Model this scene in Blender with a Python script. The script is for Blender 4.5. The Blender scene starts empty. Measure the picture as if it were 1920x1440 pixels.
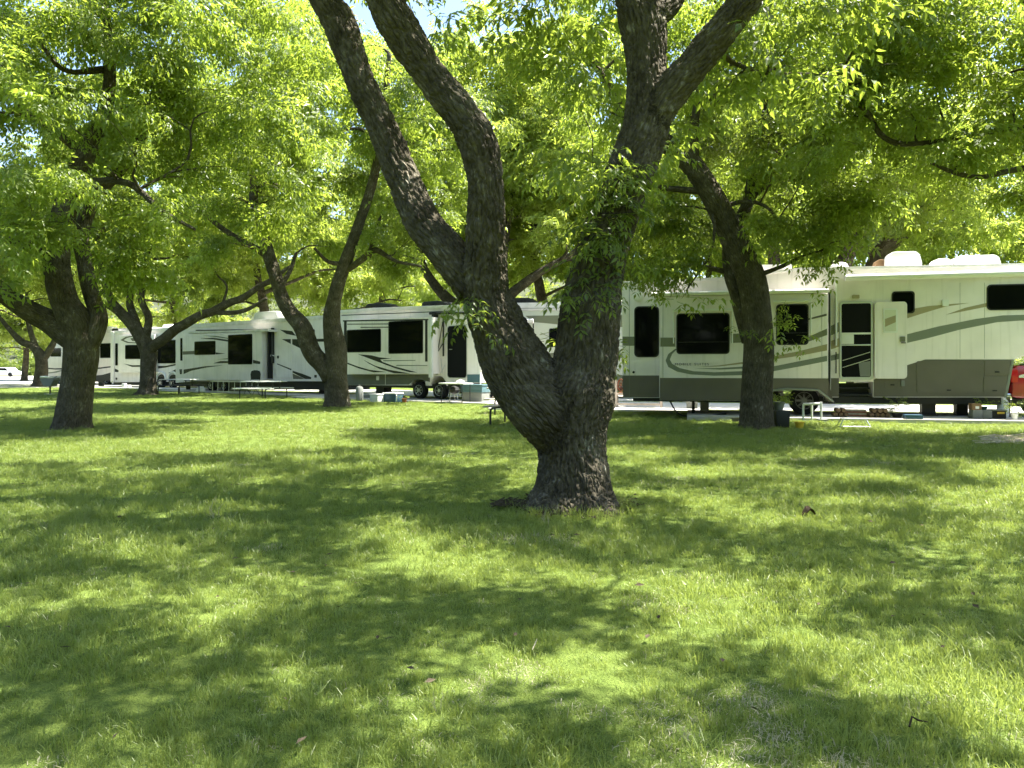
import bpy, bmesh, math, random
import numpy as np
from mathutils import Vector, Matrix, kdtree, noise as mnoise

R = math.radians
random.seed(11); RNG = np.random.default_rng(7)
scene = bpy.context.scene
C = scene.collection

# ------------------------------------------------------------------ camera
EYE, F, CX, HY = 1.35, 1443.0, 960.0, 690.0      # eye height, focal length in photo pixels, centre column, horizon row
cam_d = bpy.data.cameras.new('camera'); cam = bpy.data.objects.new('camera', cam_d); C.objects.link(cam)
cam.location = (0, 0, EYE); cam.rotation_euler = (R(90), 0, 0)
cam_d.sensor_width = 36.0; cam_d.lens = 36.0 * F / 1920.0
cam_d.shift_y = -(720 - HY) / 1920.0
cam_d.clip_start = 0.05; cam_d.clip_end = 3000
scene.camera = cam

# ------------------------------------------------------------------ light
SUN_EL, SUN_AZ = R(64), R(78)                    # azimuth measured from straight ahead towards the right
w = bpy.data.worlds.new('World'); scene.world = w; w.use_nodes = True
nt = w.node_tree; bg = nt.nodes['Background']
sky = nt.nodes.new('ShaderNodeTexSky'); sky.sky_type = 'NISHITA'; sky.sun_disc = False
sky.sun_elevation = SUN_EL; sky.sun_rotation = SUN_AZ
sky.altitude = 200; sky.air_density = 1.0; sky.dust_density = 1.4; sky.ozone_density = 1.0
nt.links.new(sky.outputs[0], bg.inputs[0]); bg.inputs[1].default_value = 0.095
sd = bpy.data.lights.new('sun', 'SUN'); so = bpy.data.objects.new('sun', sd); C.objects.link(so)
sd.energy = 5.0; sd.angle = R(0.45); sd.color = (1.0, 0.955, 0.87)
sv = Vector((math.sin(SUN_AZ)*math.cos(SUN_EL), math.cos(SUN_AZ)*math.cos(SUN_EL), math.sin(SUN_EL)))
so.rotation_euler = sv.to_track_quat('Z', 'Y').to_euler(); so.location = sv * 60
vs = scene.view_settings
vs.view_transform = 'Standard'; vs.look = 'None'; vs.exposure = 2.33; vs.gamma = 1.0; vs.use_curve_mapping = False
scene.render.engine = 'CYCLES'
cy = scene.cycles
cy.max_bounces = 4; cy.diffuse_bounces = 3; cy.glossy_bounces = 2; cy.transmission_bounces = 3; cy.transparent_max_bounces = 4
cy.caustics_reflective = False; cy.caustics_refractive = False
cy.use_denoising = True; cy.use_adaptive_sampling = True; cy.adaptive_threshold = 0.02; cy.adaptive_min_samples = 32; cy.sample_clamp_indirect = 6.0

# ------------------------------------------------------------------ helpers
def P(px, py, d):                                 # the point at depth d that the photo shows at a pixel
    return Vector(((px - CX) / F * d, d, EYE + (HY - py) / F * d))
def G(px, py, z=0.0):                             # the point at height z (ground, slab) under a pixel
    d = (EYE - z) * F / (py - HY)
    return Vector(((px - CX) / F * d, d, z))

def tag(o, label=None, cat=None, group=None, kind=None):
    if label: o['label'] = label
    if cat: o['category'] = cat
    if group: o['group'] = group
    if kind: o['kind'] = kind
    return o
def empty(name, loc=(0, 0, 0), rz=0.0):
    o = bpy.data.objects.new(name, None); C.objects.link(o)
    o.location = loc; o.rotation_euler = (0, 0, rz); o.empty_display_size = 0.3
    return o
def link_mesh(name, me, mat=None, parent=None):
    o = bpy.data.objects.new(name, me); C.objects.link(o)
    if mat is not None and not me.materials: me.materials.append(mat)
    if parent is not None: o.parent = parent
    return o

class MB:                                         # collects shapes for ONE mesh
    def __init__(s): s.v = []; s.f = []
    def add(s, v, f):
        n = len(s.v); s.v += [tuple(p) for p in v]; s.f += [tuple(i + n for i in q) for q in f]; return s
    def box(s, lo, hi, M=None):
        x0, y0, z0 = lo; x1, y1, z1 = hi
        v = [Vector(p) for p in ((x0,y0,z0),(x1,y0,z0),(x1,y1,z0),(x0,y1,z0),(x0,y0,z1),(x1,y0,z1),(x1,y1,z1),(x0,y1,z1))]
        if M is not None: v = [M @ p for p in v]
        return s.add(v, [(0,3,2,1),(4,5,6,7),(0,1,5,4),(1,2,6,5),(2,3,7,6),(3,0,4,7)])
    def prism(s, poly, y0, y1):                   # poly of (x, z), counter-clockwise seen from -y; extruded along y
        n = len(poly)
        a = sum(poly[i][0]*poly[(i+1)%n][1] - poly[(i+1)%n][0]*poly[i][1] for i in range(n))
        if a < 0: poly = poly[::-1]
        if y0 > y1: y0, y1 = y1, y0
        v = [(x, y0, z) for x, z in poly] + [(x, y1, z) for x, z in poly]
        f = [tuple(range(n)), tuple(range(2*n-1, n-1, -1))]
        f += [(i, i+n, (i+1)%n+n, (i+1)%n) for i in range(n)]
        return s.add(v, f)
    def vprism(s, poly, z0, z1):                  # poly of (x, y) extruded along z
        n = len(poly)
        a = sum(poly[i][0]*poly[(i+1)%n][1] - poly[(i+1)%n][0]*poly[i][1] for i in range(n))
        if a < 0: poly = poly[::-1]
        v = [(x, y, z0) for x, y in poly] + [(x, y, z1) for x, y in poly]
        f = [tuple(range(n-1, -1, -1)), tuple(range(n, 2*n))]
        f += [(i, (i+1)%n, (i+1)%n+n, i+n) for i in range(n)]
        return s.add(v, f)
    def tube(s, pts, rad, seg=8, cap=True):
        pts = [Vector(p) for p in pts]; n = len(pts)
        if not hasattr(rad, '__len__'): rad = [rad]*n
        up = Vector((0.123, 0.317, 0.94)); v = []; prev = None
        for i, p in enumerate(pts):
            t = (pts[min(i+1, n-1)] - pts[max(i-1, 0)]).normalized()
            a = (prev - t*prev.dot(t)) if prev is not None else t.cross(up)
            if a.length < 1e-5: a = t.cross(Vector((1, 0, 0)))
            a.normalize(); b = t.cross(a); prev = a
            for k in range(seg):
                c = 2*math.pi*k/seg
                v.append(p + (a*math.cos(c) + b*math.sin(c))*rad[i])
        f = [(i*seg+k, i*seg+(k+1)%seg, (i+1)*seg+(k+1)%seg, (i+1)*seg+k) for i in range(n-1) for k in range(seg)]
        if cap: f += [tuple(range(seg-1, -1, -1)), tuple(range((n-1)*seg, n*seg))]
        return s.add(v, f)
    def lathe(s, prof, c=(0,0,0), seg=16, axis='z'):   # prof of (radius, height); closed at both ends
        v = []; n = len(prof)
        for r, h in prof:
            for k in range(seg):
                a = 2*math.pi*k/seg; x, y = r*math.cos(a), r*math.sin(a)
                q = (x, y, h) if axis == 'z' else (x, h, -y) if axis == 'y' else (h, x, y)
                v.append((q[0]+c[0], q[1]+c[1], q[2]+c[2]))
        f = [(i*seg+k, i*seg+(k+1)%seg, (i+1)*seg+(k+1)%seg, (i+1)*seg+k) for i in range(n-1) for k in range(seg)]
        f += [tuple(range(seg-1, -1, -1)), tuple(range((n-1)*seg, n*seg))]
        return s.add(v, f)
    def build(s, name, mat, parent=None, bevel=0.0, smooth=False, seg=2):
        me = bpy.data.meshes.new(name); me.from_pydata(s.v, [], s.f); me.update()
        if bevel or smooth:
            bm = bmesh.new(); bm.from_mesh(me)
            bmesh.ops.recalc_face_normals(bm, faces=bm.faces)
            if bevel:
                es = [e for e in bm.edges if len(e.link_faces) == 2 and e.calc_face_angle(0) > 0.5]
                bmesh.ops.bevel(bm, geom=es, offset=bevel, segments=seg, profile=0.6, affect='EDGES', clamp_overlap=True)
            bm.to_mesh(me); bm.free()
        if smooth:
            me.polygons.foreach_set('use_smooth', [True]*len(me.polygons))
            try: me.set_sharp_from_angle(angle=R(40))
            except Exception: pass
        return link_mesh(name, me, mat, parent)

# value noise on numpy arrays (2D and 3D)
def _h(ix, iy, iz=0):
    n = (ix.astype(np.int64)*374761393 + iy.astype(np.int64)*668265263 + np.asarray(iz).astype(np.int64)*2147483647 + 97) & 0xFFFFFFFF
    n = ((n ^ (n >> 13)) * 1274126177) & 0xFFFFFFFF
    n = ((n ^ (n >> 16)) * 2246822519) & 0xFFFFFFFF
    return ((n ^ (n >> 15)) & 0xFFFF) / 65535.0
def vnoise(x, y):
    ix, iy = np.floor(x), np.floor(y); fx, fy = x-ix, y-iy
    ux, uy = fx*fx*(3-2*fx), fy*fy*(3-2*fy)
    a, b, c, d = _h(ix, iy), _h(ix+1, iy), _h(ix, iy+1), _h(ix+1, iy+1)
    return (a*(1-ux)+b*ux)*(1-uy) + (c*(1-ux)+d*ux)*uy
def fbm(x, y, o=3):
    t = 0; a = 0.5; s = 0
    for i in range(o):
        t = t + a*vnoise(x*2**i+17.3*i, y*2**i-9.1*i); s += a; a *= 0.5
    return t/s
def ground_z(x, y):
    x = np.asarray(x, float); y = np.asarray(y, float)
    near = np.clip((22 - y)/12, 0.0, 1.0)
    z = (fbm(x*0.33+5, y*0.33, 2)-0.5)*0.10*near + (fbm(x*1.1+2, y*1.1, 2)-0.5)*0.07*np.clip((11-y)/8, 0.15, 1)*near
    return z

# ------------------------------------------------------------------ materials
def mat(name, col, rough=0.6, spec=0.3, metal=0.0, var=0.0, vscale=3.0, bump=0.0, bscale=40.0, coat=0.0, streak=0.0):
    m = bpy.data.materials.new(name); m.use_nodes = True
    nt = m.node_tree; b = nt.nodes['Principled BSDF']
    b.inputs['Base Color'].default_value = (*col, 1); b.inputs['Roughness'].default_value = rough
    b.inputs['Specular IOR Level'].default_value = spec; b.inputs['Metallic'].default_value = metal
    if coat: b.inputs['Coat Weight'].default_value = coat; b.inputs['Coat Roughness'].default_value = 0.1
    if var or bump:
        tc = nt.nodes.new('ShaderNodeTexCoord')
    if var:
        no = nt.nodes.new('ShaderNodeTexNoise'); no.inputs['Scale'].default_value = vscale; no.inputs['Detail'].default_value = 6
        mp = nt.nodes.new('ShaderNodeMapRange'); mp.inputs[1].default_value = 0.3; mp.inputs[2].default_value = 0.7
        mp.inputs[3].default_value = 1-var; mp.inputs[4].default_value = 1+var*0.5
        hs = nt.nodes.new('ShaderNodeHueSaturation'); hs.inputs['Color'].default_value = (*col, 1)
        nt.links.new(tc.outputs['Object'], no.inputs['Vector']); nt.links.new(no.outputs[0], mp.inputs[0])
        nt.links.new(mp.outputs[0], hs.inputs['Value']); nt.links.new(hs.outputs[0], b.inputs['Base Color'])
        if streak:                                # rain streaks of grime running down the wall
            ma = nt.nodes.new('ShaderNodeMapping'); ma.inputs['Scale'].default_value = (9, 9, 0.5); nt.links.new(tc.outputs['Object'], ma.inputs[0])
            ns = nt.nodes.new('ShaderNodeTexNoise'); ns.inputs['Scale'].default_value = 1.0; ns.inputs['Detail'].default_value = 4; nt.links.new(ma.outputs[0], ns.inputs['Vector'])
            mr = nt.nodes.new('ShaderNodeMapRange'); mr.inputs[1].default_value = 0.55; mr.inputs[2].default_value = 0.75; mr.inputs[4].default_value = streak; nt.links.new(ns.outputs[0], mr.inputs[0])
            mi = nt.nodes.new('ShaderNodeMix'); mi.data_type = 'RGBA'; mi.inputs[7].default_value = (0.30, 0.28, 0.21, 1)
            nt.links.new(mr.outputs[0], mi.inputs[0]); nt.links.new(hs.outputs[0], mi.inputs[6]); nt.links.new(mi.outputs[2], b.inputs['Base Color'])
    if bump:
        n2 = nt.nodes.new('ShaderNodeTexNoise'); n2.inputs['Scale'].default_value = bscale; n2.inputs['Detail'].default_value = 4
        bp = nt.nodes.new('ShaderNodeBump'); bp.inputs['Strength'].default_value = bump; bp.inputs['Distance'].default_value = 0.02
        nt.links.new(tc.outputs['Object'], n2.inputs['Vector']); nt.links.new(n2.outputs[0], bp.inputs['Height'])
        nt.links.new(bp.outputs[0], b.inputs['Normal'])
    return m

def leaf_mat(name, dark, light, trans, straw=None, tr=0.5, gloss=0.25, patch=0.35):
    """two-sided leaf: colour from the per-instance tint, light passes through"""
    m = bpy.data.materials.new(name); m.use_nodes = True; nt = m.node_tree
    b = nt.nodes['Principled BSDF']; out = nt.nodes['Material Output']
    at = nt.nodes.new('ShaderNodeAttribute'); at.attribute_type = 'INSTANCER'; at.attribute_name = 'tint'
    oi = nt.nodes.new('ShaderNodeAttribute'); oi.attribute_name = 'lt'
    ad = nt.nodes.new('ShaderNodeMath'); ad.operation = 'MULTIPLY_ADD'; ad.inputs[1].default_value = patch; 
    nt.links.new(oi.outputs['Fac'], ad.inputs[0]); nt.links.new(at.outputs['Fac'], ad.inputs[2])
    r1 = nt.nodes.new('ShaderNodeValToRGB'); r2 = nt.nodes.new('ShaderNodeValToRGB')
    def ramp(r, cols):
        e = r.color_ramp.elements
        while len(e) < len(cols): e.new(0.5)
        for el, (p, c) in zip(e, cols): el.position = p; el.color = (*c, 1)
    c1 = [(0.15, dark), (0.95, light)]; c2 = [(0.15, tuple(x*0.55 for x in trans)), (0.95, trans)]
    if straw: 
        c1 = [(0.0, straw), (0.10, straw), (0.22, dark), (0.95, light)]
        c2 = [(0.0, tuple(x*0.8 for x in straw)), (0.10, tuple(x*0.8 for x in straw)), (0.22, tuple(x*0.8 for x in trans)), (0.95, trans)]
    ramp(r1, c1); ramp(r2, c2)
    nt.links.new(ad.outputs[0], r1.inputs[0]); nt.links.new(ad.outputs[0], r2.inputs[0])
    nt.links.new(r1.outputs[0], b.inputs['Base Color'])
    b.inputs['Roughness'].default_value = 0.42; b.inputs['Specular IOR Level'].default_value = gloss
    tl = nt.nodes.new('ShaderNodeBsdfTranslucent'); nt.links.new(r2.outputs[0], tl.inputs[0])
    mx = nt.nodes.new('ShaderNodeMixShader'); mx.inputs[0].default_value = tr
    nt.links.new(b.outputs[0], mx.inputs[1]); nt.links.new(tl.outputs[0], mx.inputs[2]); nt.links.new(mx.outputs[0], out.inputs[0])
    return m

def bark_mat(name, c0, c1, c2, strength=1.0):
    m = bpy.data.materials.new(name); m.use_nodes = True; nt = m.node_tree; b = nt.nodes['Principled BSDF']; L = nt.links.new
    at = nt.nodes.new('ShaderNodeAttribute'); at.attribute_name = 'bark_co'
    wn = nt.nodes.new('ShaderNodeTexNoise'); wn.inputs['Scale'].default_value = 9; wn.inputs['Detail'].default_value = 3
    L(at.outputs['Vector'], wn.inputs['Vector'])
    wm = nt.nodes.new('ShaderNodeVectorMath'); wm.operation = 'MULTIPLY_ADD'; wm.inputs[1].default_value = (0.05, 0.05, 0.12)
    L(wn.outputs['Color'], wm.inputs[0]); L(at.outputs['Vector'], wm.inputs[2])
    mp = nt.nodes.new('ShaderNodeMapping'); mp.inputs['Scale'].default_value = (20, 20, 5.0); L(wm.outputs[0], mp.inputs[0])
    vo = nt.nodes.new('ShaderNodeTexVoronoi'); vo.feature = 'DISTANCE_TO_EDGE'; vo.inputs['Scale'].default_value = 1.0; L(mp.outputs[0], vo.inputs['Vector'])
    mp2 = nt.nodes.new('ShaderNodeMapping'); mp2.inputs['Scale'].default_value = (70, 70, 16); L(wm.outputs[0], mp2.inputs[0])
    n2 = nt.nodes.new('ShaderNodeTexNoise'); n2.inputs['Scale'].default_value = 1.0; n2.inputs['Detail'].default_value = 5; L(mp2.outputs[0], n2.inputs['Vector'])
    mr = nt.nodes.new('ShaderNodeMapRange'); mr.inputs[1].default_value = 0.0; mr.inputs[2].default_value = 0.28; L(vo.outputs['Distance'], mr.inputs[0])
    hh = nt.nodes.new('ShaderNodeMath'); hh.operation = 'MULTIPLY_ADD'; hh.inputs[1].default_value = 0.45
    L(n2.outputs[0], hh.inputs[0]); L(mr.outputs[0], hh.inputs[2])
    bp = nt.nodes.new('ShaderNodeBump'); bp.inputs['Strength'].default_value = strength; bp.inputs['Distance'].default_value = 0.03
    L(hh.outputs[0], bp.inputs['Height']); L(bp.outputs[0], b.inputs['Normal'])
    # lichen and weather patches: colour with shapes of their own
    n3 = nt.nodes.new('ShaderNodeTexNoise'); n3.inputs['Scale'].default_value = 4.0; n3.inputs['Detail'].default_value = 6; L(at.outputs['Vector'], n3.inputs['Vector'])
    mp4 = nt.nodes.new('ShaderNodeMapping'); mp4.inputs['Scale'].default_value = (34, 34, 12); L(wm.outputs[0], mp4.inputs[0])
    n4 = nt.nodes.new('ShaderNodeTexNoise'); n4.inputs['Scale'].default_value = 1.0; n4.inputs['Detail'].default_value = 3; L(mp4.outputs[0], n4.inputs['Vector'])
    rp = nt.nodes.new('ShaderNodeValToRGB'); e = rp.color_ramp.elements
    e[0].position = 0.36; e[0].color = (*c0, 1); e[1].position = 0.62; e[1].color = (*c1, 1); x = e.new(0.74); x.color = (*c2, 1)
    av = nt.nodes.new('ShaderNodeMath'); av.operation = 'MULTIPLY_ADD'; av.inputs[1].default_value = 0.55
    h2 = nt.nodes.new('ShaderNodeMath'); h2.operation = 'MULTIPLY'; h2.inputs[1].default_value = 0.5
    L(n4.outputs[0], h2.inputs[0]); L(n3.outputs[0], av.inputs[0]); L(h2.outputs[0], av.inputs[2])
    L(av.outputs[0], rp.inputs[0]); L(rp.outputs[0], b.inputs['Base Color'])
    b.inputs['Roughness'].default_value = 0.9; b.inputs['Specular IOR Level'].default_value = 0.15
    return m

M = {}
M['leaf'] = leaf_mat('leaf_green', (0.030, 0.070, 0.012), (0.14, 0.19, 0.03), (0.42, 0.54, 0.06), tr=0.55, gloss=0.6, patch=0.4)
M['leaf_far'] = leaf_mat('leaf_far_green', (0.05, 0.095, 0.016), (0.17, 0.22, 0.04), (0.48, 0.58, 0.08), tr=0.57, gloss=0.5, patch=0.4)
M['grass'] = leaf_mat('grass_blade', (0.070, 0.120, 0.018), (0.20, 0.25, 0.065), (0.42, 0.51, 0.10), straw=(0.50, 0.46, 0.32), tr=0.42, gloss=0.5, patch=0.25)
M['bark'] = bark_mat('bark', (0.042, 0.035, 0.022), (0.118, 0.103, 0.072), (0.29, 0.275, 0.22), 0.9)
M['twig'] = mat('twig', (0.05, 0.04, 0.025), 0.9, 0.1, var=0.3)
M['white'] = mat('white_gelcoat', (0.86, 0.80, 0.765), 0.32, 0.5, var=0.10, vscale=1.3, streak=0.22)
M['white2'] = mat('white_paint', (0.78, 0.79, 0.75), 0.45, 0.4, var=0.08, vscale=2.0)
M['cream'] = mat('cream_gelcoat', (0.66, 0.67, 0.55), 0.35, 0.45, var=0.08, vscale=1.2)
M['roofw'] = mat('roof_membrane', (0.80, 0.77, 0.75), 0.7, 0.2, var=0.22, vscale=2.5)
M['olive'] = mat('olive_skirt', (0.135, 0.122, 0.092), 0.4, 0.4, var=0.12, vscale=1.5)
M['olive_lt'] = mat('olive_stripe', (0.19, 0.20, 0.13), 0.4, 0.4)
M['sage'] = mat('sage_stripe', (0.20, 0.22, 0.17), 0.4, 0.4)
M['tan'] = mat('tan_stripe', (0.36, 0.31, 0.19), 0.4, 0.4)
M['grey'] = mat('grey_skirt', (0.13, 0.135, 0.115), 0.4, 0.4, var=0.1)
M['black'] = mat('black_trim', (0.012, 0.012, 0.012), 0.4, 0.4)
M['gblack'] = mat('black_graphic', (0.014, 0.015, 0.014), 0.35, 0.4)
M['glass'] = mat('tinted_glass', (0.004, 0.005, 0.005), 0.05, 0.10)
M['screen'] = mat('insect_screen', (0.009, 0.010, 0.010), 0.8, 0.1)
M['rubber'] = mat('tyre_rubber', (0.018, 0.018, 0.017), 0.85, 0.2, var=0.3, vscale=9)
M['rim'] = mat('alloy_rim', (0.55, 0.55, 0.53), 0.35, 0.5, metal=0.7)
M['rimd'] = mat('steel_rim', (0.22, 0.22, 0.20), 0.5, 0.4, metal=0.4)
M['alu'] = mat('aluminium', (0.62, 0.63, 0.62), 0.38, 0.5, metal=0.8)
M['plastw'] = mat('white_plastic', (0.74, 0.74, 0.70), 0.5, 0.4, var=0.1)
M['blackp'] = mat('black_plastic', (0.02, 0.021, 0.02), 0.5, 0.35)
M['steel'] = mat('dark_steel', (0.03, 0.033, 0.032), 0.5, 0.4, metal=0.2)
M['rust'] = mat('rusty_iron', (0.16, 0.055, 0.03), 0.85, 0.2, var=0.4, vscale=12)
M['wood'] = mat('weathered_plank', (0.42, 0.36, 0.30), 0.75, 0.25, var=0.2, vscale=6, bump=0.3)
M['woodr'] = mat('reddish_plank', (0.30, 0.13, 0.08), 0.75, 0.25, var=0.25, vscale=6)
M['log'] = mat('firewood', (0.15, 0.105, 0.065), 0.85, 0.1, var=0.4, vscale=14)
M['concrete'] = mat('concrete', (0.46, 0.44, 0.40), 0.9, 0.2, var=0.2, vscale=1.6, bump=0.3, bscale=25)
M['concw'] = mat('pale_concrete', (0.60, 0.58, 0.54), 0.9, 0.2, var=0.15, vscale=1.2, bump=0.2, bscale=25)
M['gravel'] = mat('pale_gravel', (0.48, 0.46, 0.41), 0.95, 0.1, var=0.3, vscale=3.0, bump=0.5, bscale=18)
M['blue'] = mat('blue_plastic', (0.035, 0.085, 0.13), 0.45, 0.4)
M['teal'] = mat('teal_plastic', (0.10, 0.18, 0.20), 0.45, 0.4)
M['yellow'] = mat('yellow_plastic', (0.62, 0.42, 0.04), 0.45, 0.4)
M['greybox'] = mat('grey_plastic', (0.20, 0.21, 0.19), 0.55, 0.3)
M['green'] = mat('dark_green_plastic', (0.02, 0.05, 0.035), 0.5, 0.3)
M['card'] = mat('brown_card', (0.24, 0.15, 0.08), 0.85, 0.1, var=0.15)
M['clay'] = mat('terracotta', (0.26, 0.10, 0.06), 0.85, 0.15, var=0.2)
M['red'] = mat('red_car_paint', (0.36, 0.014, 0.02), 0.22, 0.5, coat=1.0)
M['redl'] = mat('red_lens', (0.45, 0.01, 0.015), 0.1, 0.5)
M['chrome'] = mat('chrome', (0.75, 0.75, 0.75), 0.12, 0.5, metal=1.0)
M['deadleaf'] = mat('dead_leaf', (0.065, 0.046, 0.030), 0.9, 0.1, var=0.4, vscale=20)
M['litter'] = mat('bark_litter', (0.075, 0.060, 0.040), 0.95, 0.1, var=0.4, vscale=20)
M['pale'] = mat('pale_stick', (0.50, 0.43, 0.32), 0.8, 0.2, var=0.3, vscale=15)
M['hair'] = mat('grey_bark_far', (0.16, 0.14, 0.11), 0.9, 0.1, var=0.3)
# ------------------------------------------------------------------ ground
def ground_material():
    m = bpy.data.materials.new('lawn_soil'); m.use_nodes = True; nt = m.node_tree; b = nt.nodes['Principled BSDF']; L = nt.links.new
    tc = nt.nodes.new('ShaderNodeTexCoord')
    def noi(sc, det, rough=0.6):
        n = nt.nodes.new('ShaderNodeTexNoise'); n.inputs['Scale'].default_value = sc; n.inputs['Detail'].default_value = det
        n.inputs['Roughness'].default_value = rough; L(tc.outputs['Object'], n.inputs['Vector']); return n
    a = noi(0.7, 5); c = noi(14, 6, 0.7); e = noi(70, 3)
    r1 = nt.nodes.new('ShaderNodeValToRGB'); q = r1.color_ramp.elements
    q[0].position = 0.3; q[0].color = (0.075, 0.125, 0.02, 1); q[1].position = 0.72; q[1].color = (0.155, 0.205, 0.04, 1)
    L(a.outputs[0], r1.inputs[0])
    r2 = nt.nodes.new('ShaderNodeValToRGB'); q = r2.color_ramp.elements
    q[0].position = 0.35; q[0].color = (0.05, 0.075, 0.016, 1); q[1].position = 0.66; q[1].color = (0.18, 0.23, 0.055, 1)
    z = q.new(0.82); z.color = (0.32, 0.29, 0.15, 1)
    L(c.outputs[0], r2.inputs[0])
    mx = nt.nodes.new('ShaderNodeMix'); mx.data_type = 'RGBA'; mx.inputs[0].default_value = 0.5
    L(r1.outputs[0], mx.inputs[6]); L(r2.outputs[0], mx.inputs[7]); L(mx.outputs[2], b.inputs['Base Color'])
    ad = nt.nodes.new('ShaderNodeMath'); ad.operation = 'ADD'; L(c.outputs[0], ad.inputs[0]); L(e.outputs[0], ad.inputs[1])
    bp = nt.nodes.new('ShaderNodeBump'); bp.inputs['Strength'].default_value = 0.8; bp.inputs['Distance'].default_value = 0.04
    L(ad.outputs[0], bp.inputs['Height']); L(bp.outputs[0], b.inputs['Normal'])
    b.inputs['Roughness'].default_value = 0.9; b.inputs['Specular IOR Level'].default_value = 0.1
    return m
M['lawn'] = ground_material()

def graded(a, b, fine0, fine1, step, growth=1.22):
    xs = list(np.arange(fine0, fine1+1e-6, step)); s = step
    while xs[-1] < b: s *= growth; xs.append(min(b, xs[-1]+s))
    s = step
    while xs[0] > a: s *= growth; xs.insert(0, max(a, xs[0]-s))
    return np.array(xs)
gx = graded(-900, 900, -9, 9, 0.16); gy = graded(-60, 1500, 0, 13, 0.16)
X, Y = np.meshgrid(gx, gy); Z = ground_z(X, Y)
nx, ny = len(gx), len(gy)
ii = np.arange(nx*ny).reshape(ny, nx)
q = np.stack([ii[:-1, :-1], ii[:-1, 1:], ii[1:, 1:], ii[1:, :-1]], -1).reshape(-1, 4)
me = bpy.data.meshes.new('ground'); me.from_pydata(np.stack([X, Y, Z], -1).reshape(-1, 3).tolist(), [], q.tolist()); me.update()
me.polygons.foreach_set('use_smooth', [True]*len(me.polygons))
ground = link_mesh('ground', me, M['lawn']); tag(ground, kind='structure')

def sheet(name, poly, z, mat_, thick=None):
    mb = MB().vprism([(p[0], p[1]) for p in poly], z-(thick or 0.3), z)
    o = mb.build(name, mat_, bevel=0.012 if z > 0.05 else 0); tag(o, kind='structure'); return o

# pale road at the far left, and the drive behind the trailers
sheet('road', [G(-260, 727), G(70, 727), G(300, 723), G(640, 716), G(640, 709), G(300, 706), G(70, 705), G(-260, 705)], 0.02, M['gravel'])

# far wooded hill
def hill():
    hx = np.linspace(-420, 420, 90); hy = np.linspace(150, 420, 40)
    A, B = np.meshgrid(hx, hy)
    t = np.clip((B-150)/200, 0, 1)
    H = t*t*(3-2*t)*(34 + 22*fbm(A*0.012+3, B*0.012, 3) - 0.03*(A+120)) + 2.5*fbm(A*0.1, B*0.1, 2)*t - 0.4
    n, k = len(hx), len(hy); ii = np.arange(n*k).reshape(k, n)
    q = np.stack([ii[:-1, :-1], ii[:-1, 1:], ii[1:, 1:], ii[1:, :-1]], -1).reshape(-1, 4)
    me = bpy.data.meshes.new('hill'); me.from_pydata(np.stack([A, B, H], -1).reshape(-1, 3).tolist(), [], q.tolist()); me.update()
    me.polygons.foreach_set('use_smooth', [True]*len(me.polygons))
    o = link_mesh('hill', me, mat('hill_scrub', (0.075, 0.085, 0.05), 0.95, 0.05, var=0.4, vscale=0.08)); tag(o, kind='structure')
    pts = []
    for i in range(1500):
        a = random.uniform(-300, 300); b = 158+180*random.random()**1.6
        t = min(1, max(0, (b-150)/200))
        xa, xb = np.array([a]), np.array([b])
        h = t*t*(3-2*t)*(34 + 22*float(fbm(xa*0.012+3, xb*0.012, 3)[0]) - 0.03*(a+120)) - 0.4
        pts.append((a, b, h))
    return pts
HILL_PTS = hill()

# ------------------------------------------------------------------ instancing of uncountable stuff (grass blades, leaves)
def scatter_group(name, coll):
    ng = bpy.data.node_groups.new(name, 'GeometryNodeTree')
    ng.interface.new_socket('Geometry', in_out='INPUT', socket_type='NodeSocketGeometry')
    ng.interface.new_socket('Geometry', in_out='OUTPUT', socket_type='NodeSocketGeometry')
    N = ng.nodes.new; L = ng.links.new
    gi, go = N('NodeGroupInput'), N('NodeGroupOutput')
    ci = N('GeometryNodeCollectionInfo'); ci.inputs['Collection'].default_value = coll
    ci.inputs['Separate Children'].default_value = True; ci.inputs['Reset Children'].default_value = True
    ip = N('GeometryNodeInstanceOnPoints'); ip.inputs['Pick Instance'].default_value = True
    def na(nm, ty):
        n = N('GeometryNodeInputNamedAttribute'); n.data_type = ty; n.inputs['Name'].default_value = nm; return n.outputs['Attribute']
    L(gi.outputs[0], ip.inputs['Points']); L(ci.outputs[0], ip.inputs['Instance'])
    L(na('idx', 'INT'), ip.inputs['Instance Index']); L(na('rot', 'FLOAT_VECTOR'), ip.inputs['Rotation']); L(na('scl', 'FLOAT'), ip.inputs['Scale'])
    L(ip.outputs[0], go.inputs[0])
    return ng
def scatter(name, co, rot, scl, idx, tint, ng, parent=None):
    co = np.asarray(co, np.float32); n = len(co)
    me = bpy.data.meshes.new(name); me.vertices.add(n); me.vertices.foreach_set('co', co.ravel())
    def at(nm, ty, key, arr):
        a = me.attributes.new(nm, ty, 'POINT'); a.data.foreach_set(key, arr)
    at('rot', 'FLOAT_VECTOR', 'vector', np.asarray(rot, np.float32).ravel())
    at('scl', 'FLOAT', 'value', np.asarray(scl, np.float32)); at('idx', 'INT', 'value', np.asarray(idx, np.int32))
    at('tint', 'FLOAT', 'value', np.asarray(tint, np.float32)); me.update()
    o = link_mesh(name, me, None, parent); o['kind'] = 'stuff'
    md = o.modifiers.new('scatter', 'NODES'); md.node_group = ng
    return o
def source_collection(name, meshes):
    c = bpy.data.collections.new(name)
    for k, me in enumerate(meshes):
        o = bpy.data.objects.new('%s_%02d' % (name, k), me); c.objects.link(o)
    return c

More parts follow.
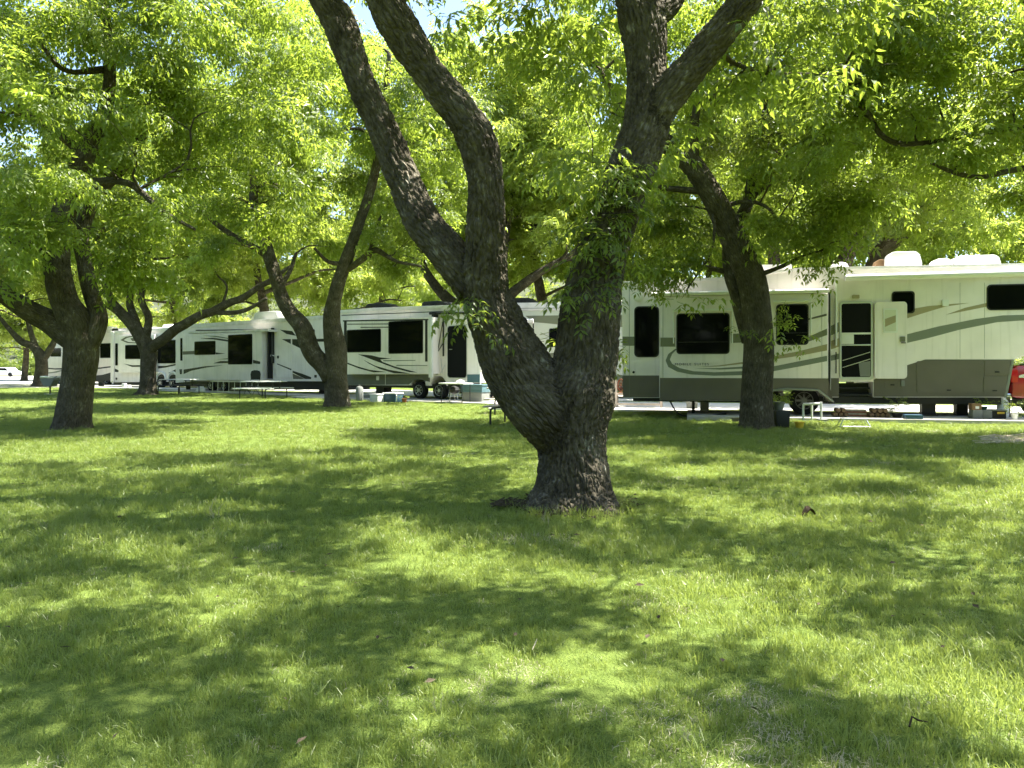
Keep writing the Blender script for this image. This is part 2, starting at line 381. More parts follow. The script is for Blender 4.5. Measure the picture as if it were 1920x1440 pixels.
# grass tufts
def tuft(seed, n, rad, hmin, hmax, wid, lean):
    rr = random.Random(seed); v = []; f = []
    for b in range(n):
        a = rr.uniform(0, 6.283); r = rad*math.sqrt(rr.random()); x, y = r*math.cos(a), r*math.sin(a)
        h = rr.uniform(hmin, hmax); d = rr.uniform(0, 6.283); ln = rr.uniform(0.1, 1.0)*lean*h
        dx, dy = math.cos(d)*ln, math.sin(d)*ln; wv = wid*rr.uniform(0.7, 1.2); t = rr.uniform(0, 3.1416)
        wx, wy = math.cos(t)*wv/2, math.sin(t)*wv/2; k = len(v)
        for s in (0.0, 0.45, 0.8):
            cx, cy_, cz = x+dx*s*s, y+dy*s*s, h*s*(1-0.12*s*lean) - (0.012 if s == 0 else 0); ww = 1-0.35*s
            v += [(cx-wx*ww, cy_-wy*ww, cz), (cx+wx*ww, cy_+wy*ww, cz)]
        v.append((x+dx, y+dy, h*(1-0.16*lean)))
        f += [(k, k+1, k+3, k+2), (k+2, k+3, k+5, k+4), (k+4, k+5, k+6)]
    me = bpy.data.meshes.new('tuft'); me.from_pydata(v, [], f); me.update(); me.materials.append(M['grass'])
    at = me.attributes.new('lt', 'FLOAT', 'POINT'); at.data.foreach_set('value', np.repeat(np.array([rr.random() for _ in range(n)], np.float32), 7)); return me
TUFTS = source_collection('grass_tuft', [tuft(1, 26, 0.085, 0.030, 0.075, 0.0042, 0.9), tuft(2, 24, 0.08, 0.03, 0.065, 0.004, 1.3),
                                         tuft(3, 22, 0.07, 0.04, 0.105, 0.004, 0.8), tuft(4, 24, 0.10, 0.012, 0.035, 0.0042, 2.4),
                                         tuft(5, 9, 0.06, 0.09, 0.17, 0.0035, 0.9)])
GRASS_NG = scatter_group('grass_scatter', TUFTS)
def grass():
    co = []
    for d0, d1, dens in ((1.2, 4.5, 360), (4.5, 8, 260), (8, 13, 130), (13, 20, 60), (20, 34, 22), (34, 60, 5)):
        w0 = (d0*0.70+1.6); w1 = (d1*0.70+1.6); n = int((w0+w1)*(d1-d0)*dens)
        y = RNG.uniform(d0, d1, n); x = RNG.uniform(-1, 1, n)*(y*0.70+1.6)
        co.append(np.stack([x, y], 1))
    co = np.concatenate(co); x, y = co[:, 0], co[:, 1]
    # keep clear of slabs and drives beyond the lawn
    keep = np.ones(len(x), bool)
    for fn in CLEAR: keep &= ~fn(x, y)
    thin = fbm(x*1.3+40, y*1.3, 3)
    keep &= ~((thin < 0.30) & (RNG.random(len(x)) < 0.6))
    x, y = x[keep], y[keep]; n = len(x); z = ground_z(x, y)
    big = fbm(x*0.6, y*0.6+7, 3); fine = fbm(x*2.6+9, y*2.6, 2)
    far = np.clip((y-5)/14, 0, 1)
    scl = (0.40 + 0.66*big + 0.6*(fine-0.5) + RNG.uniform(-0.15, 0.25, n)) * (1+0.35*far)
    tint = 0.30 + 0.55*(fbm(x*0.45+3, y*0.45+1, 3)) + 0.25*(fine-0.5) + RNG.uniform(-0.08, 0.1, n)
    straw = fbm(x*1.1+70, y*1.6+31, 3)
    st = (straw > 0.74) & (RNG.random(n) < 0.5) | (RNG.random(n) < 0.02)
    tint = np.clip(tint, 0.24, 1.0); tint[st] = -0.16
    idx = RNG.choice([0, 1, 2], n, p=[0.45, 0.33, 0.22]); idx[st] = 3
    tall = (RNG.random(n) < 0.012); idx[tall] = 4
    rt = np.hypot(x-0.585, y-7.5); ring = (rt > 0.36) & (rt < 0.62) & (RNG.random(n) < 0.6); idx[ring] = 2; scl[ring] *= 1.35
    rot = np.stack([RNG.uniform(-0.2, 0.2, n), RNG.uniform(-0.2, 0.2, n), RNG.uniform(0, 6.283, n)], 1)
    o = scatter('lawn_grass', np.stack([x, y, z], 1), rot, scl, idx, tint, GRASS_NG)
    tag(o, 'lush uneven lawn grass in dappled sun and shade', 'grass', kind='stuff')
CLEAR = []
# ------------------------------------------------------------------ trees
def spray(seed, nleaf=5, nl=7, L=0.42, leaf=0.085, droop=0.5, matl=None, flat=False):
    """a twig with compound leaves: leaflets in pairs along each leaf stalk; twig along +x"""
    rr = random.Random(seed); v = []; f = []
    def leaflet(o, d, up, ln, wd):
        s = d.cross(up)
        if s.length < 1e-4: s = Vector((0, 1, 0))
        s.normalize(); u = s.cross(d).normalized(); k = len(v)
        fold = 0.16*wd; tip = o + d*ln - u*ln*rr.uniform(0.05, 0.3)
        m = o + d*ln*0.42 - u*ln*0.03
        if flat:
            v.extend([o, m + s*wd*0.5 + u*fold, tip, m - s*wd*0.5 + u*fold]); f.extend([(k, k+2, k+1), (k, k+3, k+2)]); return
        v.extend([o, m + s*wd*0.5 + u*fold, m - u*0.0, m - s*wd*0.5 + u*fold, tip])
        f.extend([(k, k+2, k+1), (k, k+3, k+2), (k+1, k+2, k+4), (k+2, k+3, k+4)])
    def stick(a, b, w):
        d = (b-a).normalized(); s = d.cross(Vector((0, 0, 1)))
        if s.length < 1e-4: s = Vector((1, 0, 0))
        s.normalize(); u = s.cross(d); k = len(v)
        v.extend([a+s*w, a-s*w*0.5+u*w, a-s*w*0.5-u*w, b]); f.extend([(k, k+1, k+3), (k+1, k+2, k+3), (k+2, k, k+3)])
    stick(Vector((-0.12, 0, 0)), Vector((L, 0, -0.05)), 0.005)
    for i in range(nleaf):
        t = 0.1 + 0.9*i/(nleaf-1); o = Vector((L*t, 0, -0.05*t))
        side = 1 if i % 2 else -1
        yaw = side*rr.uniform(0.5, 1.25) if i < nleaf-1 else rr.uniform(-0.3, 0.3)
        pit = rr.uniform(-0.5, 0.35)
        d = Vector((math.cos(yaw)*math.cos(pit), math.sin(yaw)*math.cos(pit), math.sin(pit)))
        ln = rr.uniform(0.20, 0.30); pts = []; p = o.copy(); n = 6
        for j in range(n+1):
            pts.append(p.copy()); p = p + d*(ln/n); d = (d + Vector((0, 0, -droop*rr.uniform(0.08, 0.28)))).normalized()
        stick(pts[0], pts[-1], 0.0025)
        up = Vector((rr.uniform(-.3, .3), rr.uniform(-.3, .3), 1)).normalized()
        pairs = (nl-1)//2
        for j in range(pairs):
            q = pts[min(n, 2+int(j*(n-2)/max(1, pairs-1)*0.95))]; ax = (pts[-1]-pts[0]).normalized(); sd = ax.cross(up).normalized()
            for sg in (1, -1):
                dd = (ax*rr.uniform(0.35, 0.7) + sd*sg + Vector((0, 0, -rr.uniform(0.05, 0.7)*droop*1.3))).normalized()
                leaflet(q, dd, up, leaf*rr.uniform(0.75, 1.2), leaf*rr.uniform(0.36, 0.5))
        leaflet(pts[-1], (pts[-1]-pts[-2]).normalized(), up, leaf*rr.uniform(0.9, 1.25), leaf*0.45)
    return leaf_mesh([tuple(p) for p in v], f, [rr.random()]*len(v), matl)
def leaf_mesh(v, f, lt, matl):
    me = bpy.data.meshes.new('spray'); me.from_pydata(v, [], f); me.update(); me.materials.append(matl)
    a = me.attributes.new('lt', 'FLOAT', 'POINT'); a.data.foreach_set('value', np.asarray(lt, np.float32)); return me
def bough(seed, sprays, K, matl, spread=0.30):
    """K sprays fanned round a forked twig end"""
    rr = random.Random(seed); v = []; f = []; lt = []
    for i in range(K):
        me = sprays[rr.randrange(len(sprays))]; yaw = rr.uniform(-2.2, 2.2); pit = rr.uniform(-0.35, 0.6)
        o = Vector((rr.uniform(-0.75, 0.7)*spread*1.3, rr.uniform(-1, 1)*spread, rr.uniform(-0.6, 0.7)*spread))
        X = Matrix.Translation(o) @ Matrix.Rotation(yaw*(0.4 if o.x > 0.1 else 1), 4, 'Z') @ Matrix.Rotation(pit, 4, 'Y') @ Matrix.Rotation(rr.uniform(-.5, .5), 4, 'X') @ Matrix.Scale(rr.uniform(0.75, 1.15), 4)
        k = len(v); v += [tuple(X @ p.co) for p in me.vertices]; f += [tuple(q+k for q in p.vertices) for p in me.polygons]; lt += [rr.random()]*len(me.vertices)
    return leaf_mesh(v, f, lt, matl)
_ns = [spray(20+k, 4, 5, 0.40, 0.135, 0.5+0.25*k, M['leaf']) for k in range(4)]
NEAR_NG = scatter_group('leaf_scatter', source_collection('leaf_spray', _ns + [bough(60+k, _ns, 11, M['leaf'], 0.27) for k in range(6)]))
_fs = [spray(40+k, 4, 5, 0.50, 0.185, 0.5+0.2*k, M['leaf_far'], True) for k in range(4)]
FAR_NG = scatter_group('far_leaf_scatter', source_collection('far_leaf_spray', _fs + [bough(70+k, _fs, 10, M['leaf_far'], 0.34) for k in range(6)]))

def catmull(pts, rad, step):
    pts = [np.array(p, float) for p in pts]; P0 = [2*pts[0]-pts[1]] + pts + [2*pts[-1]-pts[-2]]
    out = []; ro = []
    for i in range(1, len(P0)-2):
        a, b, c, d = P0[i-1:i+3]; n = max(2, int(np.linalg.norm(c-b)/step))
        for k in range(n):
            t = k/n
            out.append(0.5*((2*b)+(-a+c)*t+(2*a-5*b+4*c-d)*t*t+(-a+3*b-3*c+d)*t**3))
            tt = t*t*(3-2*t); ro.append(rad[i-1]*(1-tt)+rad[min(i, len(rad)-1)]*tt)
    out.append(pts[-1]); ro.append(rad[-1])
    return np.array(out), np.array(ro)

class Wood:                                       # tubes of one tree, with bark coordinates in metres
    def __init__(s): s.v = []; s.f = []; s.b = []; s.fr = []; s.n = 0
    def tube(s, pts, rad, seg, flare=0.0, lump=0.05, seed=0):
        n = len(pts); T = np.gradient(pts, axis=0); T /= np.linalg.norm(T, axis=1)[:, None]+1e-9
        a = np.cross(T[0], [0.1, 1.0, 0.05]); a /= np.linalg.norm(a)
        th = np.linspace(0, 2*np.pi, seg, endpoint=False); ln = 0.0; s0 = seed*1.7
        for i in range(n):
            a = a - T[i]*np.dot(a, T[i]); a /= np.linalg.norm(a)+1e-9; b = np.cross(T[i], a)
            if i: ln += np.linalg.norm(pts[i]-pts[i-1])
            r = rad[i]*(1+lump*(np.sin(th*2+ln*2.1+seed)+0.7*np.sin(th*3-ln*3.3+seed*2))/1.7)
            if flare:
                h = max(0.0, pts[i][2]); r = r*(1+flare*math.exp(-h/0.13)*(0.55+0.45*np.cos(th*4+seed))+0.16*flare*math.exp(-h/0.45))
            off = np.cos(th)[:, None]*a + np.sin(th)[:, None]*b
            s.v.append(pts[i]+off*r[:, None])
            s.b.append(np.stack([np.cos(th)*r+s0, np.sin(th)*r+s0*0.37, np.full(seg, ln+s0)], 1))
            s.fr.append(np.tile(np.stack([a, b, T[i]])[None], (seg, 1, 1)))
        k = s.n + np.arange(n*seg).reshape(n, seg); k2 = np.roll(k, -1, 1)
        q = np.stack([k[:-1], k2[:-1], k2[1:], k[1:]], -1).reshape(-1, 4)
        s.f += q.tolist() + [k[0][::-1].tolist(), k[-1].tolist()]; s.n += n*seg
    def mesh(s, name):
        me = bpy.data.meshes.new(name); me.from_pydata(np.concatenate(s.v).tolist(), [], s.f); me.update()
        at = me.attributes.new('bark_co', 'FLOAT_VECTOR', 'POINT'); at.data.foreach_set('vector', np.concatenate(s.b).astype(np.float32).ravel())
        me.polygons.foreach_set('use_smooth', [True]*len(me.polygons)); return me

def vor3(p):                                      # F2-F1 of a jittered 3D grid
    ip = np.floor(p); f1 = np.full(len(p), 9.0); f2 = np.full(len(p), 9.0)
    for dx in (-1, 0, 1):
        for dy in (-1, 0, 1):
            for dz in (-1, 0, 1):
                c = ip + (dx, dy, dz)
                j = np.stack([_h(c[:, 0], c[:, 1], c[:, 2]), _h(c[:, 0]+57, c[:, 1], c[:, 2]), _h(c[:, 0], c[:, 1]+91, c[:, 2])], 1)
                d = np.linalg.norm(c+j-p, axis=1)
                f2 = np.where(d < f1, f1, np.minimum(f2, d)); f1 = np.minimum(f1, d)
    return f2-f1

def fine_bark(wood, name, voxel, amp):
    """one welded skin over the tubes, forks smoothed, bark plates raised in the mesh"""
    me = wood.mesh(name); o = bpy.data.objects.new(name, me); C.objects.link(o)
    md = o.modifiers.new('r', 'REMESH'); md.mode = 'VOXEL'; md.voxel_size = voxel
    sm = o.modifiers.new('s', 'SMOOTH'); sm.factor = 0.5; sm.iterations = 12
    dg = bpy.context.evaluated_depsgraph_get()
    new = bpy.data.meshes.new_from_object(o.evaluated_get(dg)); bpy.data.objects.remove(o)
    n = len(new.vertices); co = np.empty(n*3, np.float32); new.vertices.foreach_get('co', co); co = co.reshape(-1, 3).astype(float)
    no = np.array([tuple(x.vector) for x in new.vertex_normals])
    V = np.concatenate(wood.v); B = np.concatenate(wood.b); FR = np.concatenate(wood.fr)
    kd = kdtree.KDTree(len(V))
    for i, p in enumerate(V): kd.insert(p, i)
    kd.balance()
    idx = np.array([kd.find(p)[1] for p in co])
    bc = B[idx] + np.einsum('nij,nj->ni', FR[idx], co-V[idx])
    wx = np.stack([fbm(bc[:, 2]*9+bc[:, 0]*6, bc[:, 1]*7), fbm(bc[:, 2]*9+20+bc[:, 1]*6, bc[:, 0]*7), fbm(bc[:, 0]*14+5, bc[:, 2]*5+bc[:, 1]*9)], 1)-0.5
    q = bc + wx*np.array([0.035, 0.035, 0.10])
    e1 = vor3(q*np.array([1/0.046, 1/0.046, 1/0.17])); e2 = vor3(q*np.array([1/0.026, 1/0.026, 1/0.085])+31)
    d = amp*(np.clip(e1/0.30, 0, 1)**0.8 - 0.7) + amp*0.42*(np.clip(e2/0.35, 0, 1)-0.6) + amp*1.3*(fbm(bc[:, 0]*5+bc[:, 2]*3, bc[:, 1]*5)-0.5)
    co = co + no*d[:, None]
    new.vertices.foreach_set('co', co.astype(np.float32).ravel())
    at = new.attributes.get('bark_co')
    if at is not None: new.attributes.remove(at)
    at = new.attributes.new('bark_co', 'FLOAT_VECTOR', 'POINT'); at.data.foreach_set('vector', bc.astype(np.float32).ravel())
    new.polygons.foreach_set('use_smooth', [True]*len(new.polygons)); new.update(); new.name = name
    return new

NTREE = [0]
def make_tree(name, label, limbs, crown, N, nspray, ng=None, group=None, zmin=3.0, rc=(0.7, 1.3), extra=(), scl=1.0,
              seg=14, fine=None, flare=0.6, tint=(0.2, 0.75), seed=1, twig_seg=5, clip=None, shell=0.45, bark='bark', step=0.10, front=None, airy=False):
    """limbs: pixel polylines (px, py, depth, width in px); crown: centre and radii of the leafy mass in metres"""
    rr = random.Random(seed); ng = ng or NEAR_NG; NTREE[0] += 1
    b0 = limbs[0][0]; base = P(b0[0], b0[1], b0[2]); base.z = 0
    root = empty(name, base); tag(root, label, 'tree', group)
    wood = Wood(); skel = []
    for li, lb in enumerate(limbs):
        pts = [np.array(P(a, b, d)) for a, b, d, w_ in lb]; rad = [w_/2/F*d for a, b, d, w_ in lb]
        if li == 0: pts[0][2] = -0.15
        pts, rad = catmull(pts, rad, step)
        if li:                                    # slight crooks
            tt = np.linspace(0, len(pts)*step, len(pts)); ph = [rr.uniform(0, 6) for _ in range(3)]
            wob = np.stack([np.sin(tt*3.1+ph[0]), np.sin(tt*2.7+ph[1]), np.sin(tt*3.7+ph[2])], 1)*rad[:, None]*0.18; pts = pts+wob*np.minimum(1, tt/0.8)[:, None]
        wood.tube(pts-np.array(base), rad, seg if li == 0 else max(8, seg-4 if not fine else seg), flare if li == 0 else 0, seed=seed+li)
        skel += [(p, r) for p, r in zip(pts, rad) if p[2] > 1.8 or li]
    SP = np.array([s[0] for s in skel]); SR = np.array([s[1] for s in skel])
    # leafy masses at the branch ends
    cl = []; (cx, cy_, cz), (rx, ry, rz) = crown; tries = 0
    while len(cl) < N and tries < N*40:
        tries += 1
        u = Vector((rr.gauss(0, 1), rr.gauss(0, 1), rr.gauss(0, 1))).normalized(); r = (shell + (1-shell)*rr.random())
        c = Vector((cx+u.x*rx*r, cy_+u.y*ry*r, cz+u.z*rz*r))
        if c.z < zmin: continue
        if clip and clip(c): continue
        rad = rr.uniform(*rc)
        if any(((c-k[0]).xy.length < 0.86*(rad+k[1])) if airy else ((c-k[0]).length < 0.62*(rad+k[1])) for k in cl): continue
        if front and c.y < b0[2]+0.6 and c.z < front[1] and front[0] < c.x < front[2]: continue
        cl.append((c, rad, rad*rr.uniform(0.5, 0.8), 1.0))
    for (px, py, d, rad, dens) in extra: cl.append((P(px, py, d), rad, rad*0.8, dens))
    br = Wood(); co = []; rot = []; sc = []; ti = []; ids = []
    for k, (c, rad, rzz, dens) in enumerate(cl):
        cn = np.array(c)
        if True:                                  # a bough from the skeleton out to the mass
            D = np.linalg.norm(SP-cn, axis=1) + np.clip(SP[:, 2]-cn[2]+0.2, 0, None)*1.5; j = int(np.argmin(D)); s0 = SP[j]
            L = np.linalg.norm(cn-s0)
            m1 = s0+(cn-s0)*0.35+np.array([rr.uniform(-1, 1), rr.uniform(-1, 1), rr.uniform(0.0, 0.9)])*L*0.14
            m2 = s0+(cn-s0)*0.70+np.array([rr.uniform(-1, 1), rr.uniform(-1, 1), rr.uniform(-0.3, 0.9)])*L*0.12
            r0 = min(SR[j]*0.6, 0.026+0.020*L) if rad > 0.36 else 0.009
            pp, rd = catmull([s0, m1, m2, cn], [r0, r0*0.75, r0*0.5, r0*0.28], max(0.22, L/14))
            br.tube(pp-np.array(base), rd, twig_seg+1, seed=k*0.3)
            new = [(p, r) for p, r in zip(pp[2:], rd[2:])]
            SP = np.concatenate([SP, np.array([x[0] for x in new])]); SR = np.concatenate([SR, np.array([x[1] for x in new])])
            for t in range((3 if ng is NEAR_NG else 1) if rad > 0.36 else 0):
                a = rr.uniform(0, 6.28); e = cn+np.array([math.cos(a)*rad*0.8, math.sin(a)*rad*0.8, rr.uniform(-0.2, 0.6)*rzz])
                md = (cn+e)/2+np.array([0, 0, 0.12*rad]); pp, rd = catmull([cn, md, e], [r0*0.3, r0*0.2, 0.004], rad/3)
                br.tube(pp-np.array(base), rd, 4, seed=t)
        small = rad < 0.36
        n = max(3, int(nspray*dens*rad**2*(2.2 if rad < 0.25 else 1))) if small else max(1 if airy else 3, int(round(nspray*dens*rad**2/12.0)))
        ct = rr.uniform(*tint)
        for i in range(n):
            u = Vector((rr.gauss(0, 1), rr.gauss(0, 1), rr.gauss(0, 1)+0.25)).normalized(); r = rr.uniform(0.25, 1.0)**0.6 if small else rr.uniform(0.15, 0.85)
            p = Vector((c.x+u.x*rad*r, c.y+u.y*rad*r, c.z+u.z*rzz*r))
            if p.z < 0.25: continue
            yaw = math.atan2(u.y, u.x)+rr.uniform(-0.9, 0.9); pit = -0.35*u.z+rr.uniform(-0.15, 0.65 if small else 0.4)
            co.append(p-base); rot.append((rr.uniform(-0.5, 0.5), pit, yaw)); sc.append(scl*rr.uniform(0.7, 1.2)*(0.62 if small and rad < 0.25 else 1)); ids.append(rr.randrange(4) if small else 4+rr.randrange(6))
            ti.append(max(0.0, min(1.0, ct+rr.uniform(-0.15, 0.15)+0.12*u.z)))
    if fine: me = fine_bark(wood, 'trunk', *fine)
    else: me = wood.mesh('trunk')
    link_mesh('trunk', me, M[bark], root)
    if br.n: link_mesh('branches', br.mesh('branches'), M[bark], root)['kind'] = 'stuff'
    o = scatter('crown', [tuple(p) for p in co], rot, sc, ids, ti, ng, root)
    return root

GT = 'shade trees spread over the lawn'
GB = 'trees behind the row of trailers'

# --- the big forked tree in the middle of the lawn
d = 7.55
make_tree('shade_tree', 'large two-stemmed shade tree with rough dark bark forking low in the middle of the lawn',
  [[(1072, 958, d, 150), (1073, 945, d, 150), (1074, 900, d, 134), (1072, 850, d, 128), (1070, 800, d, 140), (1080, 745, d, 150), (1098, 680, d, 118),
    (1104, 600, d, 110), (1118, 510, d+.05, 98), (1146, 420, d+.1, 92), (1190, 300, d+.15, 92), (1214, 215, d+.2, 88), (1212, 120, d+.25, 74), (1205, 40, d+.3, 84), (1170, -70, d+.4, 56), (1130, -260, d+.2, 40), (1090, -480, d, 24)],
   [(1080, 880, d, 96), (1062, 820, d, 122), (1028, 755, d, 136), (980, 690, d-.02, 126), (930, 610, d-.05, 100), (905, 540, d-.1, 84), (908, 440, d-.2, 74), (914, 350, d-.3, 66), (902, 275, d-.35, 74), (858, 205, d-.4, 66), (798, 130, d-.4, 62), (740, 40, d-.45, 70), (705, -40, d-.5, 60), (640, -220, d-.8, 44), (560, -480, d-1.0, 26)],
   [(890, 545, d+.02, 70), (855, 490, d+.1, 74), (795, 415, d+.25, 66), (744, 320, d+.4, 60), (712, 225, d+.5, 56), (672, 130, d+.6, 54), (632, 45, d+.7, 62), (598, -10, d+.7, 50), (520, -180, d+1.0, 40), (400, -420, d+1.4, 24)],
   [(1205, 260, d+.15, 60), (1250, 175, d+.1, 66), (1308, 105, d, 60), (1378, 35, d-.1, 58), (1430, -30, d-.2, 50), (1540, -200, d-.4, 36), (1680, -420, d-.6, 22)],
   [(1215, 40, d+.3, 50), (1258, -10, d+.5, 50), (1300, -130, d+.9, 38), (1330, -400, d+1.4, 22)]],
  airy=True, crown=((1.6, 6.9, 8.0), (7.4, 6.4, 1.7)), N=165, nspray=165, zmin=6.0, seed=3, fine=(0.0115, 0.022), seg=40, flare=0.42, shell=0.0, rc=(0.37, 0.48), step=0.03,
  tint=(0.15, 0.6),
  extra=[(1150, 300, d-.16, .17, .9), (1165, 345, d-.22, .20, .95), (1140, 395, d-.2, .20, .95), (1120, 440, d-.2, .16, .9), (1130, 520, d-.2, .16, .8), (1100, 560, d-.22, .10, .7),
         (880, 560, d-.2, .17, .9), (888, 605, d-.22, .10, .6), (1020, 640, d+.15, .16, .35), (1168, 655, d+.1, .10, .2), (1155, 480, d-.2, .14, .8), (1110, 480, d-.2, .12, .8),
         (1150, 330, d-.3, .2, .9), (1128, 415, d-.28, .2, .9), (1115, 545, d-.26, .14, .8), (1085, 300, d+.5, .28, .5), (1060, 180, d+.8, .45, .5), (985, 40, d+1.4, .7, .35), (760, 230, d+.8, .3, .4), (860, 20, d+.9, .5, .35), (1120, 90, d+.9, .6, .35),
         (1430, 140, d+1.0, .55, .4), (1520, 60, d+.6, .7, .5), (1600, 150, d+1.6, .6, .45), (1340, 200, d+1.2, .45, .5)])

# --- left lawn tree
d = 16.9
make_tree('shade_tree', 'thick-trunked shade tree on the lawn with a heavy limb reaching out to the frame edge',
  [[(134, 806, d, 66), (137, 780, d, 60), (146, 720, d, 56), (152, 660, d, 62), (146, 612, d, 64), (120, 560, d, 48), (106, 490, d, 44), (116, 420, d, 44), (135, 350, d, 40), (165, 280, d, 34), (195, 210, d, 26), (206, 140, d, 22), (200, 60, d, 18), (190, -60, d, 14), (170, -200, d, 8)],
   [(150, 640, d, 50), (105, 612, d, 44), (60, 590, d-.2, 40), (15, 555, d-.4, 36), (-50, 500, d-.8, 30), (-150, 420, d-1.4, 22), (-300, 300, d-2, 14)],
   [(162, 660, d, 34), (182, 612, d, 32), (174, 560, d+.3, 30), (162, 500, d+.5, 28), (150, 440, d+.6, 28), (175, 380, d+.8, 24), (240, 300, d+1, 18), (300, 200, d+1.4, 12)],
   [(112, 480, d, 22), (70, 470, d-.4, 14), (0, 440, d-1, 12), (-60, 380, d-1.5, 8)],
   [(160, 290, d, 20), (100, 245, d-.4, 13), (40, 200, d-.8, 10), (0, 110, d-1.2, 6)],
   [(150, 340, d, 18), (240, 345, d-.6, 12), (310, 400, d-1, 9), (365, 430, d-1.2, 6)],
   [(200, 130, d, 14), (120, 130, d-.6, 9), (60, 60, d-1.2, 6)]],
  crown=((-9.6, 17.2, 8.0), (5.8, 5.2, 4.7)), N=175, nspray=54, zmin=4.5, seed=5, seg=26, flare=0.2, group=GT, rc=(0.45, 0.85), tint=(0.25, 0.95), shell=0.25, front=(-11.2, 6.3, -8.0),
  extra=[(60, 430, d-2.2, .7, 1), (170, 420, d-1.6, .75, 1), (250, 460, d-1.2, .6, 1), (20, 480, d-1, .6, 1), (40, 340, d-2.5, .8, 1), (300, 400, d-1.5, .8, 1), (120, 350, d-3, .7, 1), (215, 500, d-.6, .5, .9), (310, 500, d+.5, .5, .9)])

# --- forked tree in front of the black-trimmed trailer
d = 27.0
make_tree('shade_tree', 'slim V-forked shade tree beside the coolers in front of the black-trimmed trailer',
  [[(632, 764, d, 50), (632, 745, d, 46), (630, 700, d, 42), (630, 660, d, 40), (622, 600, d-.1, 32), (628, 555, d-.2, 27), (645, 500, d-.3, 24), (666, 440, d-.4, 20), (690, 370, d-.5, 18), (706, 310, d-.6, 16), (720, 220, d-.8, 13), (730, 100, d-1, 9)],
   [(622, 710, d, 36), (598, 675, d, 36), (570, 625, d+.2, 33), (540, 575, d+.4, 28), (520, 535, d+.5, 25), (506, 480, d+.6, 23), (488, 420, d+.7, 19), (478, 380, d+.8, 16), (470, 300, d+1, 13), (440, 200, d+1.3, 9)],
   [(500, 478, d+.6, 15), (470, 460, d+.4, 12), (425, 435, d+.2, 10), (380, 400, d, 7), (330, 380, d-.4, 5)],
   [(652, 505, d-.3, 13), (680, 485, d-.5, 12), (705, 470, d-.7, 11), (745, 490, d-1, 6), (790, 500, d-1.3, 5)],
   [(690, 485, d-.5, 10), (700, 455, d-.4, 9), (712, 410, d-.3, 6)],
   [(525, 540, d+.4, 10), (545, 505, d+.8, 8), (555, 475, d+1.2, 6)],
   [(640, 495, d-.3, 9), (615, 490, d-.8, 7), (590, 465, d-1.2, 5)]],
  crown=((-6.2, 27.2, 9.6), (6.2, 5.0, 4.6)), N=155, nspray=38, zmin=5.2, seed=8, seg=18, flare=0.25, group=GT, scl=1.15, rc=(0.5, 0.95), tint=(0.25, 0.95), shell=0.25, front=(-9.4, 8.6, -4.2),
  extra=[(430, 455, d-1, .7, .8), (400, 480, d-1, .6, .7), (740, 500, d-.5, .5, .7), (700, 430, d-.8, .7, .8)])

# --- tree in front of the small left trailers
d = 39.0
make_tree('shade_tree', 'wide-limbed shade tree between the dark picnic table and the pedestal grill',
  [[(276, 742, d, 34), (277, 725, d, 30), (278, 690, d, 27), (277, 655, d, 30), (250, 610, d, 24), (225, 585, d, 18), (205, 555, d, 14), (190, 500, d, 12), (180, 420, d, 8)],
   [(278, 660, d, 22), (300, 640, d-.3, 20), (345, 608, d-.8, 18), (400, 582, d-1.2, 16), (450, 560, d-1.6, 13), (500, 530, d-2, 10), (545, 500, d-2.3, 6)],
   [(400, 585, d-1.2, 10), (450, 585, d-1.6, 8), (500, 560, d-2, 6)],
   [(262, 630, d, 17), (248, 585, d+.3, 14), (244, 545, d+.6, 12), (250, 480, d+1, 8)],
   [(272, 640, d, 17), (278, 600, d, 14), (266, 560, d, 12), (270, 500, d, 10), (290, 440, d, 7)],
   [(228, 590, d, 10), (200, 575, d-.4, 7), (172, 572, d-.6, 5)]],
  crown=((-17.5, 38.5, 10.2), (8.0, 6.0, 5.3)), N=120, nspray=26, zmin=5.9, seed=9, seg=14, group=GT, scl=1.3, rc=(0.7, 1.35), ng=FAR_NG, tint=(0.3, 0.9), shell=0.3)

# --- far left tree by the road
d = 55.0
make_tree('shade_tree', 'small crooked shade tree by the pale road near the motorhome',
  [[(76, 726, d, 26), (76, 710, d, 23), (78, 690, d, 21), (76, 668, d, 20), (62, 650, d, 15), (40, 640, d, 12), (20, 620, d, 9), (0, 596, d, 7), (-30, 560, d, 5)],
   [(78, 675, d, 15), (92, 660, d, 12), (102, 635, d, 10), (108, 600, d, 8), (112, 550, d, 5)],
   [(72, 668, d, 12), (60, 630, d, 10), (52, 600, d, 8), (50, 550, d, 5)]],
  crown=((-35, 55, 11.0), (8.5, 6.5, 5.0)), N=100, nspray=22, zmin=6.0, seed=10, seg=12, group=GT, scl=1.5, rc=(0.8, 1.5), ng=FAR_NG, tint=(0.3, 0.9), shell=0.3)

